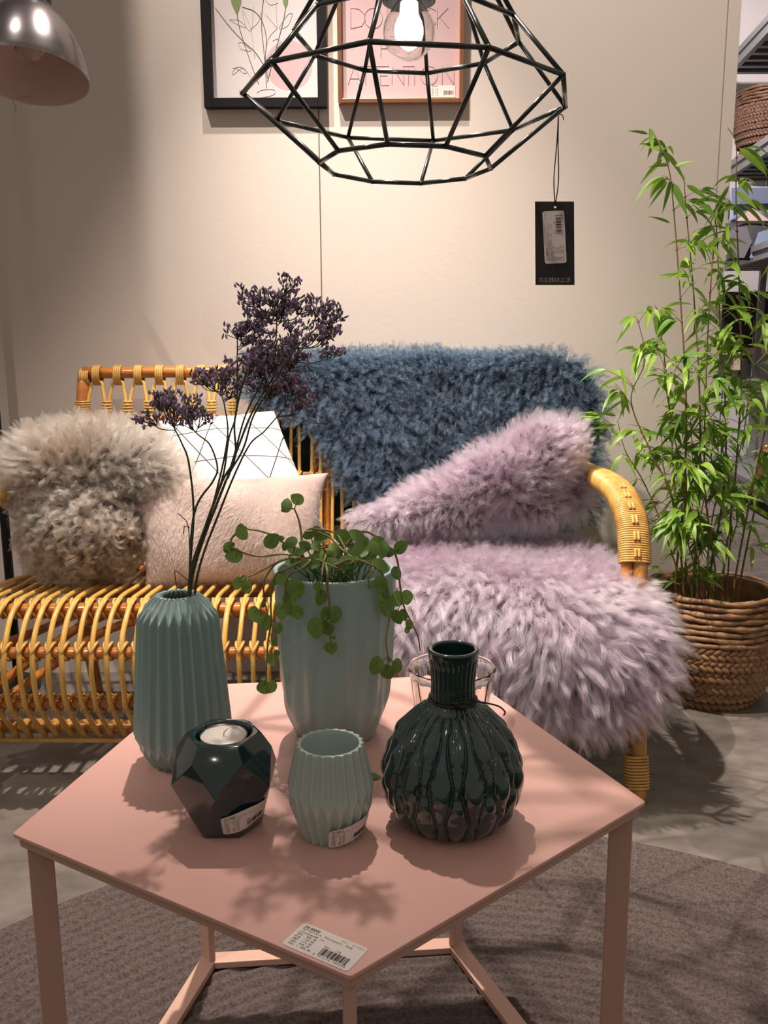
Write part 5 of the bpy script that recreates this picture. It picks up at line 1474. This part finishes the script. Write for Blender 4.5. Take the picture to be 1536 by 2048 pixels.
woven_basket('display_basket', 'dark woven basket on a high shelf in the shop behind', c, 1.12, 8, bp2, [.300, .284, .268, .252, .236], [.208, .176, .144, .112, .08, .048, .018], M['dark_grass'])
def far_cushion(label, u0, v0, u1, v1, d, m, pieces):
    y = d+CAM[1]; P00, P10, P01, P11 = at(u0, v1, y), at(u1, v1, y), at(u0, v0, y+.05), at(u1, v0, y+.05)
    t = thing('display_cushion', label, 'cushion', tuple((P00+P10)/2))
    _, V_, f_, nn = cushion('cover', t, m, P00, P10, P01, P11, 0.12, n=16)
    for pts, mm in pieces:
        mb = MB(); mb.add([at(u0+(u1-u0)*a, v0+(v1-v0)*b, y-.065+.03*b*0) for a, b in pts], [tuple(range(len(pts)))]); mb.build('fabric_patch', mm, t, smooth=False)
    return t
far_cushion('pale blue cushion with a rose triangle on the shop shelf', 1458, 372, 1562, 443, 5.35, M['blue_cush'], [([(.12, .98), (.45, .62), (.80, .98)], M['rose']), ([(.05, .05), (.95, .05), (.95, .48), (.05, .52)], M['darkblue_cush'])])
far_cushion('charcoal and grey patterned cushion lying under the pale blue one', 1452, 446, 1556, 522, 5.30, M['charcoal'], [([(.06, .12), (.40, .10), (.50, .5), (.35, .92), (.08, .9)], M['grey_cush']), ([(.62, .25), (.95, .1), (.95, .9), (.45, .92)], M['blue_cush'])])
mb = MB(); p = at(1440, 583, 5.30); q = at(1620, 693, 5.30)
mb.box(((p[0]+q[0])/2, 5.36, (p[2]+q[2])/2), (q[0]-p[0], .05, p[2]-q[2])); tag(mb.build('dark_opening_panel', M['void'], smooth=False), 'flat black panel standing in for a dark opening in the far shop wall', 'panel')  # black panel put in for the dark opening to a further room
# low display bench with small goods
bn = thing('display_bench', 'low pale bench with goods in the shop behind the bamboo', 'bench', tuple(shelf_pt(5.4, -.05, 0)))
mb = MB(); p = at(1405, 697, 5.28); q = at(1640, 705, 5.28); mb.box(((p[0]+q[0])/2, 5.27, p[2]-.02), (q[0]-p[0], .2, .04)); mb.build('bench_top', M['cream'], bn, smooth=False)
for u in (1410, 1630):
    p2 = at(u, 700, 5.28); mb = MB(); mb.box((p2[0], 5.27, (p[2]-.04)/2), (.05, .18, p[2]-.04)); mb.build('leg', M['grey_shelf'], bn, smooth=False)
p = at(1420, 850, 5.34); q = at(1600, 850, 5.34); mb = MB(); mb.box(((p[0]+q[0])/2, 5.35, .35), (q[0]-p[0], .03, .66)); mb.build('back_panel', M['white_far'], bn, smooth=False)
for i, (u0, v0, u1, v1, m, lab) in enumerate([(1468, 708, 1482, 740, 'cream', 'small cream box on the shop bench rail'), (1484, 712, 1500, 752, 'charcoal', 'small black box beside the cream box'), (1500, 738, 1514, 752, 'white_far', 'small white box beside the black box')]):
    a, b = at(u0, v0, 5.20), at(u1, v1, 5.20); mb = MB(); mb.box(((a[0]+b[0])/2, 5.22, (a[2]+b[2])/2), (b[0]-a[0], .05, a[2]-b[2])); mb.build('hanging_box', M[m], bn, smooth=False)
def lathe_thing(name, label, cat, c, prof, m):
    mb = MB(); mb.rings(disc(c, prof, 28), True, True); return tag(mb.build(name, m), label, cat)
for (u0, u1, v0, v1, nm, lab, m) in ((1516, 1545, 890, 985, 'copper_vase', 'copper coloured vase on the lowest shop shelf behind the bamboo', 'copper'), (1450, 1462, 915, 985, 'white_vase', 'glossy white vase seen through the bamboo', 'white_gloss')):
    y = 3.85 if nm == 'copper_vase' else 4.45
    a, b = at(u0, v0, y), at(u1, v1, y); r = (b[0]-a[0])/2; h = a[2]-.2
    lathe_thing(nm, lab, 'vase', ((a[0]+b[0])/2, y, .2), [(r*.7, 0), (r*.95, h*.15), (r, h*.5), (r*.9, h*.85), (r*.55, h*.95), (r*.6, h), (r*.45, h), (r*.4, h*.9)], M[m])
